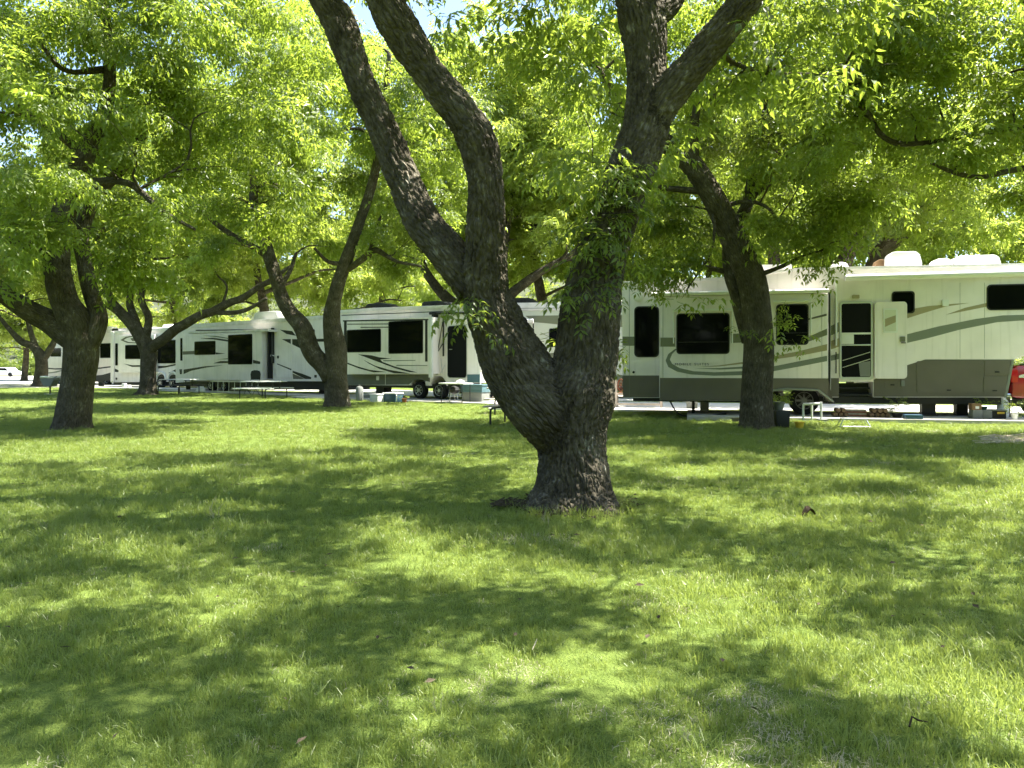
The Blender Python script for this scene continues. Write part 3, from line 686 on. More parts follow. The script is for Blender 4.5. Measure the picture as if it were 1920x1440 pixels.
# --- leaning tree in front of the large trailer
d = 17.2
make_tree('shade_tree', 'leaning shade tree rising in front of the olive-skirted trailer',
  [[(1418, 806, d, 66), (1418, 780, d, 60), (1420, 720, d, 55), (1422, 650, d, 55), (1420, 590, d, 54), (1410, 530, d, 54), (1390, 480, d, 50), (1358, 410, d, 45), (1322, 345, d, 42), (1290, 300, d, 40), (1258, 276, d, 34), (1215, 240, d+.2, 26), (1150, 170, d+.4, 18), (1080, 60, d+.6, 10)],
   [(1408, 640, d+.2, 34), (1388, 560, d+.4, 32), (1370, 510, d+.6, 30), (1372, 450, d+1, 28), (1400, 380, d+1.3, 22), (1420, 290, d+1.6, 18), (1440, 180, d+2, 12), (1450, 40, d+2.2, 8)],
   [(1300, 310, d, 22), (1300, 255, d-.2, 19), (1308, 200, d-.4, 15), (1320, 130, d-.6, 12), (1350, 20, d-.8, 8)],
   [(1360, 385, d, 9), (1400, 378, d-.4, 8), (1440, 390, d-.8, 6), (1470, 430, d-1, 4)],
   [(1336, 395, d, 7), (1340, 430, d-.4, 6), (1330, 480, d-.7, 4), (1290, 540, d-1.2, 3)],
   [(1390, 400, d+1, 14), (1440, 330, d+.6, 12), (1500, 270, d, 9), (1580, 230, d-.6, 6)]],
  crown=((5.4, 17.6, 7.7), (5.2, 4.6, 4.2)), N=150, nspray=44, zmin=4.6, seed=12, seg=26, flare=0.15, group=GT, rc=(0.42, 0.8), tint=(0.2, 0.85), shell=0.25,
  clip=lambda c: c.x < 0.9 or (c.y < 17.6 and 5.2 > c.x > 2.6 and c.z < 7.2),
  extra=[(1270, 510, d-1.2, .45, .9), (1278, 560, d-1.2, .28, .8), (1300, 470, d-1, .55, .9), (1540, 470, d-1, .5, .9), (1550, 515, d-1, .32, .8), (1480, 440, d-.8, .7, .9), (1430, 430, d-1.2, .6, .9),
         (1475, 600, d-.5, .34, .8), (1490, 640, d-.5, .30, .7), (1470, 570, d-.4, .2, .7), (1385, 620, d-.4, .16, .5), (1540, 420, d-.8, .7, .9), (1580, 400, d-.5, .7, .9), (1240, 420, d+.5, .6, .9), (1210, 500, d+1, .5, .7)])

# --- tree whose trunk stands beyond the right edge of the picture
d = 13.6
make_tree('shade_tree', 'shade tree reaching twisting boughs in from beyond the lawn edge at upper right',
  [[(2180, 830, d, 80), (2180, 780, d, 74), (2170, 640, d, 66), (2140, 480, d, 58), (2080, 330, d, 46), (2030, 180, d, 38), (2000, 0, d, 28), (1980, -200, d, 16)],
   [(2080, 330, d, 24), (2000, 310, d-.1, 16), (1900, 318, d-.1, 11), (1840, 332, d, 9), (1790, 325, d, 8), (1745, 305, d+.1, 5)],
   [(2030, 230, d, 18), (1900, 240, d+.3, 10), (1780, 262, d+.5, 9), (1720, 268, d+.6, 9), (1680, 268, d+.6, 10), (1648, 250, d+.6, 10), (1630, 215, d+.6, 9), (1605, 190, d+.6, 8), (1592, 160, d+.6, 9), (1575, 140, d+.6, 7), (1545, 145, d+.6, 5)],
   [(2010, 60, d, 20), (1900, -20, d+.3, 14), (1780, -120, d+.6, 9)],
   [(2110, 420, d, 26), (2220, 330, d, 20), (2340, 180, d, 12)]],
  crown=((10.4, 13.8, 7.4), (4.6, 4.2, 3.6)), N=95, nspray=48, zmin=4.4, seed=14, seg=18, rc=(0.42, 0.8), tint=(0.35, 1.0), shell=0.25, group=GT,
  extra=[(1640, 150, d+.6, .5, .8), (1720, 230, d+.5, .5, .8), (1560, 130, d+.6, .4, .8), (1800, 300, d, .4, .7), (1700, 60, d+.4, .6, .9), (1850, 250, d, .5, .8)])

# --- trees behind the trailers
def back_tree(px, py_, d, label, limbs, h, r, N=80, ns=26, zmin=3.2, seed=1, scl=1.45, tint=(0.35, 1.0), cx=None, ng=None, rcc=(0.75, 1.4)):
    c = P(cx if cx is not None else px, 600, d)
    return make_tree('background_tree', label, limbs, crown=((c.x, d, zmin+(h-zmin)*0.5), (r, r*0.8, (h-zmin)*0.5)), N=N, nspray=ns, zmin=zmin+0.3,
                     seed=seed, seg=10, group=GB, scl=scl, rc=rcc, ng=ng or FAR_NG, tint=tint, shell=0.25, step=0.3)
d = 30.0
back_tree(1450, 0, d, 'tree with a straight trunk showing just behind the roof of the large trailer',
  [[(1455, 755, d, 26), (1453, 600, d, 24), (1451, 470, d, 21), (1446, 400, d, 18), (1440, 300, d, 14), (1430, 150, d, 8)]], 13, 5.2, N=60, ns=24, seed=21, zmin=6.4, scl=1.2, tint=(0.3, 0.8))
d = 29.0
back_tree(1610, 0, d, 'tree with a leaning bough behind the white roof domes of the large trailer',
  [[(1540, 758, d, 34), (1555, 600, d, 32), (1582, 495, d, 29), (1612, 440, d, 26), (1645, 395, d, 22), (1680, 300, d, 15), (1700, 150, d, 9)],
   [(1650, 395, d, 12), (1690, 250, d+.5, 10), (1700, 190, d+.8, 7)]], 13.5, 5.6, N=60, ns=24, seed=22, zmin=6.0, scl=1.2, tint=(0.3, 0.9))
d = 33.0
back_tree(1700, 0, d, 'tree with a pale slanting trunk farther behind the white roof domes',
  [[(1600, 745, d, 36), (1625, 560, d, 34), (1650, 475, d, 32), (1690, 440, d, 28), (1740, 380, d, 18), (1800, 250, d, 10)]], 14, 6.0, N=60, ns=22, seed=23, zmin=5.6, scl=1.25)
d = 40.0
back_tree(850, 0, d, 'tree with a crooked bough above the roof of the black-trimmed trailer',
  [[(880, 735, d, 30), (875, 600, d, 27), (840, 562, d, 22), (812, 530, d, 17), (790, 490, d, 15), (782, 420, d, 11), (770, 300, d, 7)],
   [(870, 590, d, 18), (900, 480, d, 14), (910, 380, d, 9)]], 19.5, 6.8, N=90, ns=18, seed=24, zmin=5.5)
d = 38.0
back_tree(1010, 0, d, 'tree with a low spreading bough seen between the stems of the big lawn tree',
  [[(935, 738, d, 30), (938, 620, d, 27), (948, 565, d, 22), (985, 530, d, 18), (1030, 500, d, 14), (1080, 470, d, 10), (1140, 400, d, 6)],
   [(940, 600, d, 18), (938, 540, d+.4, 15), (950, 440, d+.8, 12), (970, 320, d+1, 8)]], 19.5, 6.8, N=90, ns=17, seed=25, zmin=5.3, cx=1020)
d = 44.0
back_tree(1018, 0, d, 'tree with a short upright trunk behind the tan-striped trailer',
  [[(1028, 730, d, 24), (1022, 600, d, 22), (1012, 540, d, 18), (1000, 470, d, 14), (1010, 350, d, 9)]], 16, 6.5, N=60, ns=17, seed=26, zmin=5.0, cx=1090)
d = 48.0
back_tree(495, 0, d, 'tree with a reddish-brown trunk behind the white roof unit of the middle trailer',
  [[(505, 728, d, 22), (500, 620, d, 20), (492, 560, d, 16), (480, 500, d, 13), (470, 380, d, 8)]], 16, 7.0, N=70, ns=18, seed=27, zmin=5.0)
specs = [(45, 80, 13, 7, 'low-crowned tree closing off the far end of the road'), (-60, 62, 17, 8, 'leafy tree at the far edge of the lawn beyond the crooked tree'), (330, 66, 17, 8, 'pale green tree beyond the row, above the smallest trailer'),
         (640, 58, 18, 7.5, 'bright yellow-green tree beyond the slim V-forked tree'), (720, 74, 18, 9, 'distant pale tree filling the gap over the black-trimmed trailer'),
         (930, 62, 19, 8, 'tall bright tree straight behind the big lawn tree'), (1180, 54, 18, 7.5, 'bright leafy tree above the rear corner of the large trailer'),
         (1330, 46, 16, 7, 'dense green tree behind the leaning tree'), (1560, 50, 17, 7.5, 'leafy tree beyond the leaning bough'),
         (1780, 46, 15, 7, 'loose pale tree with sky showing through behind the front of the large trailer'), (2010, 48, 15, 7, 'tree at the far right beyond the red pickup'),
         (150, 84, 19, 10, 'far tree crown behind the motorhome roof'), (1440, 70, 21, 9, 'far tree crown showing over the large trailer')]
for k, (px, dd, h, r, lab) in enumerate(specs):
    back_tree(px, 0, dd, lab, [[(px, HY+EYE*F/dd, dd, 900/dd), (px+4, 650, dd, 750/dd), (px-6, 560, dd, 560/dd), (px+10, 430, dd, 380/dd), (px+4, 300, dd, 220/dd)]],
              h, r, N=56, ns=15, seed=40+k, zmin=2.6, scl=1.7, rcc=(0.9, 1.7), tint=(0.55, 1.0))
# scrub and grey bushes below the hill, one distant mass
co = []; rot = []; sc = []; ti = []
for (a, b, h) in HILL_PTS:
    for j in range(2):
        co.append((a+random.uniform(-2, 2), b+random.uniform(-2, 2), h+random.uniform(0, 3.0))); rot.append((random.uniform(-1, 1), random.uniform(-1, 1), random.uniform(0, 6.28)))
        sc.append(random.uniform(2.6, 4.4)); ti.append(random.uniform(0.0, 0.25))
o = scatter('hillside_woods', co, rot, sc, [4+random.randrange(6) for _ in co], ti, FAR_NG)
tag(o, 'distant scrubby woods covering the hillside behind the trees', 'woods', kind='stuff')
def bush(name, label, px, py, w_, hgt, n, tint, seed):
    rr = random.Random(seed); b = G(px, py); root = empty(name, b); tag(root, label, 'bush', 'bushes along the far road')
    st = MB()
    for i in range(6):
        a = i*1.05; st.tube([(0, 0, -0.05), (math.cos(a)*w_*.2, math.sin(a)*w_*.2, hgt*.4), (math.cos(a)*w_*.35, math.sin(a)*w_*.35, hgt*.8)], [0.04, 0.03, 0.01], 5)
    st.build('stems', M['twig'], root)
    co = []; rot = []
    for i in range(n):
        u = Vector((rr.gauss(0, 1), rr.gauss(0, 1), abs(rr.gauss(0, 1)))).normalized(); r = rr.uniform(.4, 1)
        co.append((u.x*w_/2*r, u.y*w_/2*r, max(.1, u.z*hgt*r))); rot.append((rr.uniform(-.5, .5), rr.uniform(-.5, .5), rr.uniform(0, 6.28)))
    scatter('foliage', co, rot, [rr.uniform(1, 1.6) for _ in co], [4+rr.randrange(6) for _ in co], [tint+rr.uniform(0, .1) for _ in co], FAR_NG, root)
for k, (px, py, w_, h_) in enumerate(((8, 703.5, 6, 3.2), (36, 704, 4.5, 2.4), (58, 704.5, 4.0, 3.0), (-60, 703, 8, 4))):
    bush('roadside_bush', ['grey-green bush beside the pale parked car', 'low dark bush in the middle of the roadside scrub', 'rounded grey bush just behind the crooked tree', 'large bush at the far end of the road'][k], px, py, w_, h_, 26, 0.0, 90+k)

# unseen woods added behind and beside the viewer, to darken window reflections
co = []; rot = []; sc = []; ti = []
for i in range(1700):
    a = random.uniform(R(122), R(395)); r = random.uniform(30, 44) + 26*max(0.0, abs(math.cos(a))-0.5); h = random.random()**0.8*13
    if r*math.sin(a)+6 > -2 and abs(r*math.cos(a)) < 0.70*(r*math.sin(a)+6)+9: continue
    co.append((r*math.cos(a), r*math.sin(a)+6, 0.4+h)); rot.append((random.uniform(-.5, .5), random.uniform(-.4, .6), random.uniform(0, 6.28))); sc.append(random.uniform(2.2, 3.6)); ti.append(random.uniform(0.1, 0.5))
for i in range(420):
    x_, y_ = random.uniform(-78, -50), random.uniform(15, 62)
    if -x_ < 0.70*y_+9: continue
    co.append((x_, y_, 0.4+random.random()*12)); rot.append((random.uniform(-.5, .5), random.uniform(-.4, .6), random.uniform(0, 6.28))); sc.append(random.uniform(2.2, 3.6)); ti.append(random.uniform(0.1, 0.5))
o = scatter('unseen_woods', co, rot, sc, [4+random.randrange(6) for _ in co], ti, FAR_NG)
tag(o, 'unseen leafy woods added round the lawn', 'woods', kind='stuff')
# ------------------------------------------------------------------ trailers
class Trailer:
    """a vehicle whose camera-side wall stands on the ground line from a to b; local x along the wall, y away from the lawn"""
    def __init__(s, name, label, cat, a, b, group='trailers parked in a slanting row'):
        s.A = Vector(((a[0]-CX)/F*a[1], a[1], 0)); B = Vector(((b[0]-CX)/F*b[1], b[1], 0))
        dd = (B-s.A).normalized(); s.dir = dd; s.nor = Vector((-dd.y, dd.x, 0)); s.rz = math.atan2(dd.y, dd.x); s.L = (B-s.A).length
        s.root = empty(name, s.A, s.rz); tag(s.root, label, cat, group)
    def uz(s, px, py, off=0.0):                   # photo pixel -> (x, z) on the wall plane moved off metres towards the lawn
        ray = Vector(((px-CX)/F, 1, (HY-py)/F)); o = Vector((0, 0, EYE))
        den = ray.dot(s.nor); t = ((s.A - s.nor*off) - o).dot(s.nor)/den; p = o+ray*t
        return ((p-s.A).dot(s.dir), p.z)
    def world(s, u, y, z): return s.A + s.dir*u + s.nor*y + Vector((0, 0, z))
    def poly(s, pts, off=0.0): return [s.uz(x, y, off) for x, y in pts]
    def rect(s, x0, y0, x1, y1, off=0.0):
        ym, xm = (y0+y1)/2, (x0+x1)/2
        return s.uz(x0, ym, off)[0], s.uz(x1, ym, off)[0], s.uz(xm, y1, off)[1], s.uz(xm, y0, off)[1]
    def prism(s, name, pts, off, depth, mat_, bevel=0.0, parent=None, raw=False):
        q = pts if raw else s.poly(pts, off)
        return MB().prism(q, -off, -off+depth).build(name, mat_, parent or s.root, bevel, smooth=bevel > 0)
    def decal(s, name, pts, off, mat_, parent=None, t=0.004): return s.prism(name, pts, off+t, t+0.004, mat_, parent=parent)
    def rrect(s, name, x0, y0, x1, y1, off, mat_, r=0.06, t=0.012, grow=0.0, parent=None, bevel=0.0):
        a, b, c, d = s.rect(x0, y0, x1, y1, off); a -= grow; b += grow; c -= grow; d += grow; r = min(r, (b-a)/2.1, (d-c)/2.1)
        q = []
        for cx, cz, t0 in ((b-r, c+r, -90), (b-r, d-r, 0), (a+r, d-r, 90), (a+r, c+r, 180)):
            for k in range(5):
                an = R(t0+k*22.5); q.append((cx+r*math.cos(an), cz+r*math.sin(an)))
        return MB().prism(q, -off-t, -off+0.003).build(name, mat_, parent or s.root, bevel)
    def window(s, x0, y0, x1, y1, off=0.0, frame=None, r=0.07, bars=0):
        f = s.rrect('window', x0, y0, x1, y1, off, frame or M['black'], r, 0.016, 0.012)
        s.rrect('pane', x0, y0, x1, y1, off+0.016, M['glass'], r, 0.004, -0.02, parent=f)
        if bars:
            a, b, c, d = s.rect(x0, y0, x1, y1, off); MB().box((a+0.03, -off-0.026, c+(d-c)*0.28), (b-0.03, -off-0.021, c+(d-c)*0.28+0.02)).build('sash_bar', M['black'], f)
        return f
    def bar(s, name, x0, y0, x1, y1, off, w_, mat_, parent=None, depth=0.03):
        a = s.uz(x0, y0, off); b = s.uz(x1, y1, off)
        return MB().tube([(a[0], -off-depth/2, a[1]), (b[0], -off-depth/2, b[1])], w_/2, 6).build(name, mat_, parent or s.root, smooth=True)
    def box(s, name, x0, y0, x1, y1, off, depth, mat_, bevel=0.01, parent=None):
        a, b, c, d = s.rect(x0, y0, x1, y1, off)
        return MB().box((a, -off, c), (b, -off+depth, d)).build(name, mat_, parent or s.root, bevel, smooth=bevel > 0)
    def wheel(s, px, u=None, r=0.37, y=0.05, rimr=0.62, rim=None, spokes=8, wdt=0.24, z0=0.0):
        u = s.uz(px, 745, -y)[0] if u is None else u
        prof = [(r*0.60, 0), (r*0.93, 0), (r, 0.03), (r, wdt-0.03), (r*0.93, wdt), (r*0.60, wdt)]
        t = MB().lathe(prof, (u, y, r+z0), 28, 'y').build('wheel', M['rubber'], s.root, smooth=True)
        rr_ = r*rimr; m = MB()
        m.lathe([(rr_*0.80, 0.02), (rr_*0.98, -0.012), (rr_, 0.03), (rr_*0.8, 0.05)], (u, y, r+z0), 28, 'y')
        m.lathe([(rr_*0.30, -0.02), (rr_*0.30, 0.04)], (u, y, r+z0), 14, 'y')
        for k in range(spokes):
            a = 2*math.pi*k/spokes; M4 = Matrix.Translation((u, y, r+z0)) @ Matrix.Rotation(a, 4, 'Y')
            m.box((rr_*0.2, 0.0, -rr_*0.12), (rr_*0.9, 0.03, rr_*0.12), M4)
        m.build('rim', rim or M['rim'], t, smooth=True)
        MB().lathe([(rr_*0.9, 0.045), (rr_*0.9, 0.07)], (u, y, r+z0), 20, 'y').build('brake_drum', M['black'], t)
        return t
    def text(s, body, x0, y0, x1, off, mat_, hgt):
        cu = bpy.data.curves.new('lettering', 'FONT'); cu.body = body; cu.size = 1.0; cu.extrude = 0.01; cu.space_character = 1.25
        o = bpy.data.objects.new('lettering', cu); C.objects.link(o); dg = bpy.context.evaluated_depsgraph_get()
        me = bpy.data.meshes.new_from_object(o.evaluated_get(dg)); bpy.data.objects.remove(o)
        xs = [v.co.x for v in me.vertices]; ys = [v.co.y for v in me.vertices]
        a = s.uz(x0, y0, off); b = s.uz(x1, y0, off); sx = (b[0]-a[0])/(max(xs)-min(xs)); sy = hgt/(max(ys)-min(ys))
        for v in me.vertices:
            x, y, z = v.co; v.co = (a[0]+(x-min(xs))*sx, -off-0.006-z*0.2, a[1]+(y-min(ys))*sy)
        me.update(); return link_mesh('lettering', me, mat_, s.root)

def arch(cu, cz, r, n=10, a0=180, a1=0): return [(cu+r*math.cos(R(a0+(a1-a0)*k/n)), cz+r*math.sin(R(a0+(a1-a0)*k/n))) for k in range(n+1)]

def ac_unit(T, x0, y0, x1, y1, y, mat_, slope=0.3, wdt=0.7, name='roof_air_conditioner'):
    a, b, c, d = T.rect(x0, y0, x1, y1, -y); h = d-c; l = b-a
    prof = [(a, c-0.12), (b, c-0.12), (b, c+h*0.30), (b-l*slope*0.35, c+h*0.8), (b-l*slope, d), (a+l*0.10, d), (a, c+h*0.75)]
    o = MB().prism(prof, y, y+wdt).build(name, mat_, T.root, min(0.06, h*0.3), smooth=True)
    if mat_ is M['white2']: return o
    g = MB()
    for k in range(5): g.box((a+l*0.12+k*l*0.12, y-0.012, c+h*0.2), (a+l*0.19+k*l*0.12, y+0.01, c+h*0.62))
    g.build('vent_grille', M['black'], o); return o
def dome(T, x0, y0, x1, y1, y, mat_, wdt=0.5, name='roof_vent'):
    a, b, c, d = T.rect(x0, y0, x1, y1, -y); h = d-c; cx, l = (a+b)/2, (b-a)/2
    prof = [(a, c-0.12), (b, c-0.12)] + [(cx+l*math.copysign(abs(math.cos(R(t)))**0.6, math.cos(R(t))), c+h*math.sin(R(t))**0.7) for t in range(5, 180, 17)]
    return MB().prism(prof, y, y+wdt).build(name, mat_, T.root, min(0.05, h*0.25), smooth=True)
def pad(T, name, u0, u1, y0, y1, z, mat_, clear=True):
    c = [T.world(u, y, 0) for u, y in ((u0, y0), (u1, y0), (u1, y1), (u0, y1))]
    o = MB().vprism([(p.x, p.y) for p in c], z-0.25, z).build(name, mat_, bevel=0.015); tag(o, kind='structure')
    A, dr, nr = T.A.copy(), T.dir.copy(), T.nor.copy()
    if clear: CLEAR.append(lambda x, y: ((x-A.x)*dr.x+(y-A.y)*dr.y > u0-0.02) & ((x-A.x)*dr.x+(y-A.y)*dr.y < u1+0.02) & ((x-A.x)*nr.x+(y-A.y)*nr.y > y0-0.02) & ((x-A.x)*nr.x+(y-A.y)*nr.y < y1+0.02))
    return o

# ================= the large trailer with the olive skirt
T = Trailer('travel_trailer', 'large white fifth-wheel trailer with olive skirt, tan swooshes and open entry door', 'trailer', (1166, 21.6), (2080, 18.9)); TA = T
W, O = M['white'], M['olive']
Z = lambda px, py, off=0: T.uz(px, py, off)
wu = Z(1508, 760, -0.05)[0]
# side wall outline: rear, roof, gooseneck, entry step notch, wheel arches
top = T.poly([(1166, 545), (1169, 534), (1180, 530), (1350, 522), (1420, 513), (1500, 504), (1700, 500), (2060, 493), (2085, 520), (2085, 640)])
bot = T.poly([(2060, 664), (1912, 668), (1902, 674), (1887, 745), (1637, 745)]) + T.poly([(1637, 716), (1573, 716), (1573, 745), (1552, 745)])
zb = Z(1400, 746)[1]
wheels = [wu, wu-0.95]
notch = []
notch += [(wu+0.62, zb+0.01)] + arch(wu-0.475, zb+0.02, 1.0, 12, 0, 180)[1:-1] + [(wu-0.475-1.0, zb+0.01)]
notch = [(x, min(z, zb+0.34)) for x, z in notch]
outline = top + bot + notch + T.poly([(1240, 746), (1168, 746)])
body = MB().prism(outline, 0, 2.44).build('side_wall', W, T.root, 0.035, smooth=True)
ub = Z(1166, 700)[0]
# roof edge, gutter
T.prism('roof_edge', [(1165, 533), (1350, 525), (1420, 516), (1500, 507), (1700, 503), (2062, 496), (2062, 491), (1700, 498), (1500, 502), (1420, 511), (1350, 520), (1165, 528)], 0.03, 2.5, M['roofw'], 0.01)
MB().box((ub+0.3, 0.1, 0.42), (Z(1880, 740)[0], 2.3, 0.60)).build('chassis', M['black'], T.root)
MB().prism(T.poly([(1574, 719), (1636, 719), (1636, 748), (1574, 748)]), 0.5, 0.55).build('step_well', M['black'], T.root)
st = MB()
for k in range(2):
    a, b, c, dd = T.rect(1576, 727+k*12, 1635, 730+k*12); st = MB().box((a, 0.04+0.2*(1-k), c), (b, 0.30+0.2*(1-k), dd)).build('entry_step', M['blackp'], T.root, 0.008)
# skirt
T.decal('skirt', [(1167, 704), (1236, 704), (1236, 745), (1168, 745)], 0.0, O)
T.decal('skirt', [(1552, 709), (1573, 709), (1573, 744), (1552, 744)], 0.0, O)
sk = T.decal('skirt', [(1638, 744), (1638, 712), (1700, 685), (1735, 674), (1901, 674), (1886, 744)], 0.0, O)
T.decal('edge_trim', [(1897, 674), (1902, 674), (1888, 745), (1883, 745)], 0.006, M['sage'], t=0.01)
for x0, y0, x1, y1 in ((1718, 677, 1841, 737), (1846, 677, 1893, 703), (1844, 706, 1886, 738), (1658, 716, 1688, 727)):
    h = T.rrect('compartment_door', x0, y0, x1, y1, 0.004, O, 0.05, 0.012, bevel=0.004)
    a, b, c, dd = T.rect(x0, y0, x1, y1, 0.02)
    MB().box(((a+b)/2-0.05, -0.034, c+0.06), ((a+b)/2+0.05, -0.014, c+0.09)).build('latch', M['black'], h)
T.rrect('compartment_door', 1191, 718, 1233, 738, 0.004, O, 0.04, 0.012, bevel=0.004)
T.rrect('outlet_box', 1689, 713, 1696, 724, 0.004, M['greybox'], 0.02, 0.03)
T.decal('olive_band', [(1167, 631), (1236, 632), (1236, 649), (1167, 648)], 0.0, M['olive_lt'])
T.window(1190, 575, 1235, 669, r=0.12)
m = MB().lathe([(0.14, 0.0), (0.14, -0.02), (0.10, -0.035), (0.05, -0.035)], (Z(1197, 556)[0], -0.002, Z(1197, 556)[1]), 20, 'y').build('round_vent', M['white2'], T.root, smooth=True)
m = MB().lathe([(0.035, 0.0), (0.035, -0.02)], (Z(1188, 698)[0], -0.003, Z(1188, 698)[1]), 12, 'y').build('drain_cap', M['black'], T.root)
T.bar('seam', 1180, 534, 1180, 744, 0.0, 0.012, M['greybox'], depth=0)
# slide-out room
S = 0.62
so_ = [(1237, 556), (1553, 549), (1553, 752), (1243, 752), (1237, 745)]
a, b, c, dd = T.rect(1237, 552, 1553, 752, S)
zt = T.uz(1395, 553, S)[1]; zs = T.uz(1395, 752, S)[1]
wl = T.uz(1508, 760, 0)[0]
sl = [(a, zs), (wl-1.45, zs), (wl-1.32, zs+0.10), (wl-1.05, zs+0.26), (wl-0.5, zs+0.33), (wl+0.25, zs+0.30), (wl+0.62, zs), (b, zs), (b, zt), (a, zt)]
slide = MB().prism(sl, -S, 0.4).build('slide_out_room', W, T.root, 0.02, smooth=True)
zk = T.uz(1395, 709, S)[1]
sk2 = [(x, min(z, zk)) for x, z in sl]
sk2 = [(a+0.004, zs+0.004)] + [(x, z+0.004) for x, z in sl[1:7]] + [(b-0.004, zs+0.004), (b-0.004, zk), (a+0.004, zk)]
MB().prism(sk2, -S-0.005, -S+0.003).build('skirt', O, slide)
ar = [(x, -S-0.02, z) for x, z in sl[1:7]]
MB().tube(ar, 0.03, 6).build('wheel_arch_trim', M['sage'], slide, smooth=True)
T.bar('seam', 1243, 556, 1243, 750, S, 0.012, M['greybox'], slide, 0)
T.bar('seam', 1541, 556, 1541, 709, S, 0.01, M['greybox'], slide, 0)
T.box('corner_gasket', 1552, 548, 1557, 752, S-0.05, 0.6, M['black'], 0.0, slide)
# awning topper over the slide-out
t0 = T.uz(1222, 552, S); t1 = T.uz(1552, 541, S); zt2 = zt+0.06
MB().tube([(t0[0], -S-0.05, zt2), (t1[0], -S-0.05, zt2)], 0.055, 10).build('slide_topper', M['white2'], T.root, smooth=True)
MB().prism([(t0[0]+.05, zt+0.03), (t1[0]-.03, zt+0.03), (t1[0]-.03, zt+0.045), (t0[0]+.05, zt+0.045)], -S, 0.02).build('topper_fabric', M['roofw'], T.root)
T.window(1269, 588, 1367, 663, S, r=0.09, bars=1)
T.window(1456, 571, 1515, 646, S, r=0.09, bars=1)
T.bar('window_awning', 1262, 582, 1375, 581, S+0.03, 0.07, M['white2'], slide, 0.05)
for x in (1263, 1373): T.bar('awning_arm', x, 580, x, 644, S, 0.035, M['white2'], slide, 0.05)
T.bar('window_awning', 1450, 566, 1521, 564, S+0.03, 0.07, M['white2'], slide, 0.05)
T.bar('awning_arm', 1520, 566, 1520, 627, S, 0.035, M['white2'], slide, 0.05)
T.decal('olive_band', [(1238, 633), (1266, 633), (1266, 650), (1238, 650)], S, M['olive_lt'], slide)
T.decal('olive_band', [(1371, 626), (1396, 625), (1396, 642), (1371, 643)], S, M['olive_lt'], slide)
T.decal('swoosh', [(1266, 654), (1253, 664), (1248, 676), (1253, 688), (1270, 697), (1295, 702), (1340, 704.5), (1390, 703.5), (1450, 696), (1500, 687), (1551, 677), (1551, 667), (1500, 677), (1450, 687), (1390, 696), (1340, 698), (1300, 696), (1274, 690), (1260, 682), (1256, 674), (1260, 664), (1269, 655)], S, M['sage'], slide)
T.decal('swoosh', [(1306, 688), (1350, 685), (1395, 678.5), (1450, 668), (1500, 658), (1551, 645), (1551, 657), (1500, 667), (1450, 674), (1395, 682), (1350, 687)], S, M['tan'], slide, 0.006)
T.decal('swoosh', [(1303, 691), (1350, 690), (1400, 687), (1450, 680), (1450, 683), (1400, 691), (1350, 693)], S, M['sage'], slide, 0.005)
T.decal('swoosh', [(1515, 632), (1551, 616), (1551, 628), (1515, 641)], S, M['olive_lt'], slide)
T.decal('swoosh', [(1516, 597), (1550, 588), (1550, 592), (1516, 600)], S, M['olive'], slide)
T.text('MOBILE', 1266, 685, 1296, S+0.005, M['gblack'], 0.062); T.text('SUITES', 1302, 685, 1329, S+0.005, M['gblack'], 0.062)
# front half: stripes
T.decal('swoosh', [(1700, 581), (1740, 574), (1790, 569.5), (1818, 568), (1772, 575), (1735, 586), (1700, 597)], 0, M['tan'])
T.decal('swoosh', [(1774, 590), (1810, 577), (1850, 568), (1850, 575), (1815, 582)], 0, M['tan'])
T.decal('swoosh', [(1640, 648), (1700, 627), (1760, 612), (1830, 598), (1880, 591.5), (1930, 590), (2085, 598), (2085, 610), (1930, 600), (1870, 604), (1800, 618), (1740, 634), (1700, 643), (1640, 664)], 0, M['sage'])
T.decal('swoosh', [(1556, 612), (1573, 604), (1573, 622), (1556, 630)], 0, M['olive_lt'])
T.decal('swoosh', [(1556, 640), (1573, 634), (1573, 650), (1556, 656)], 0, M['tan'])
T.decal('swoosh', [(1556, 667), (1573, 663), (1573, 673), (1556, 677)], 0, M['sage'])
T.window(1673, 547, 1714, 587, r=0.08)
T.window(1851, 533, 2000, 580, r=0.10)
# screen door in its frame, and the entry door folded back
fr = T.rrect('door_frame', 1574, 565, 1637, 712, 0, M['alu'], 0.08, 0.03, bevel=0.006)
T.rrect('screen_panel', 1578, 569, 1633, 707, 0.03, M['screen'], 0.05, 0.004, parent=fr)
T.box('cross_bar', 1578, 623.5, 1633, 627, 0.045, 0.02, M['white2'], 0.002, fr)
T.box('latch_panel', 1578, 627, 1601, 645, 0.043, 0.015, M['white2'], 0.003, fr)
T.box('cross_bar', 1578, 645.5, 1633, 648, 0.045, 0.02, M['alu'], 0.002, fr)
T.bar('brace', 1580, 676, 1632, 660, 0.036, 0.02, M['alu'], fr, 0)
T.bar('brace', 1580, 689, 1632, 673, 0.036, 0.02, M['alu'], fr, 0)
T.decal('bin_inside', [(1610, 680), (1632, 677), (1632, 706), (1613, 706)], 0.034, M['greybox'], fr)  # flat grey panel for the waste bin inside, laid on the screen
dr = T.rrect('entry_door', 1639, 566, 1700, 710, 0.05, W, 0.09, 0.05, bevel=0.008)
dw = T.rrect('door_window', 1656, 578, 1683, 624, 0.10, M['white2'], 0.03, 0.014, parent=dr, bevel=0.004)
T.rrect('pane', 1659, 581, 1680, 621, 0.114, M['cream'], 0.02, 0.003, parent=dw); T.decal('stripe', [(1659.5, 598), (1679.5, 591), (1679.5, 604), (1659.5, 613)], 0.117, M['tan'], dw, 0.002)
T.rrect('door_lock', 1687, 631, 1697, 641, 0.10, M['chrome'], 0.02, 0.02, parent=dr)
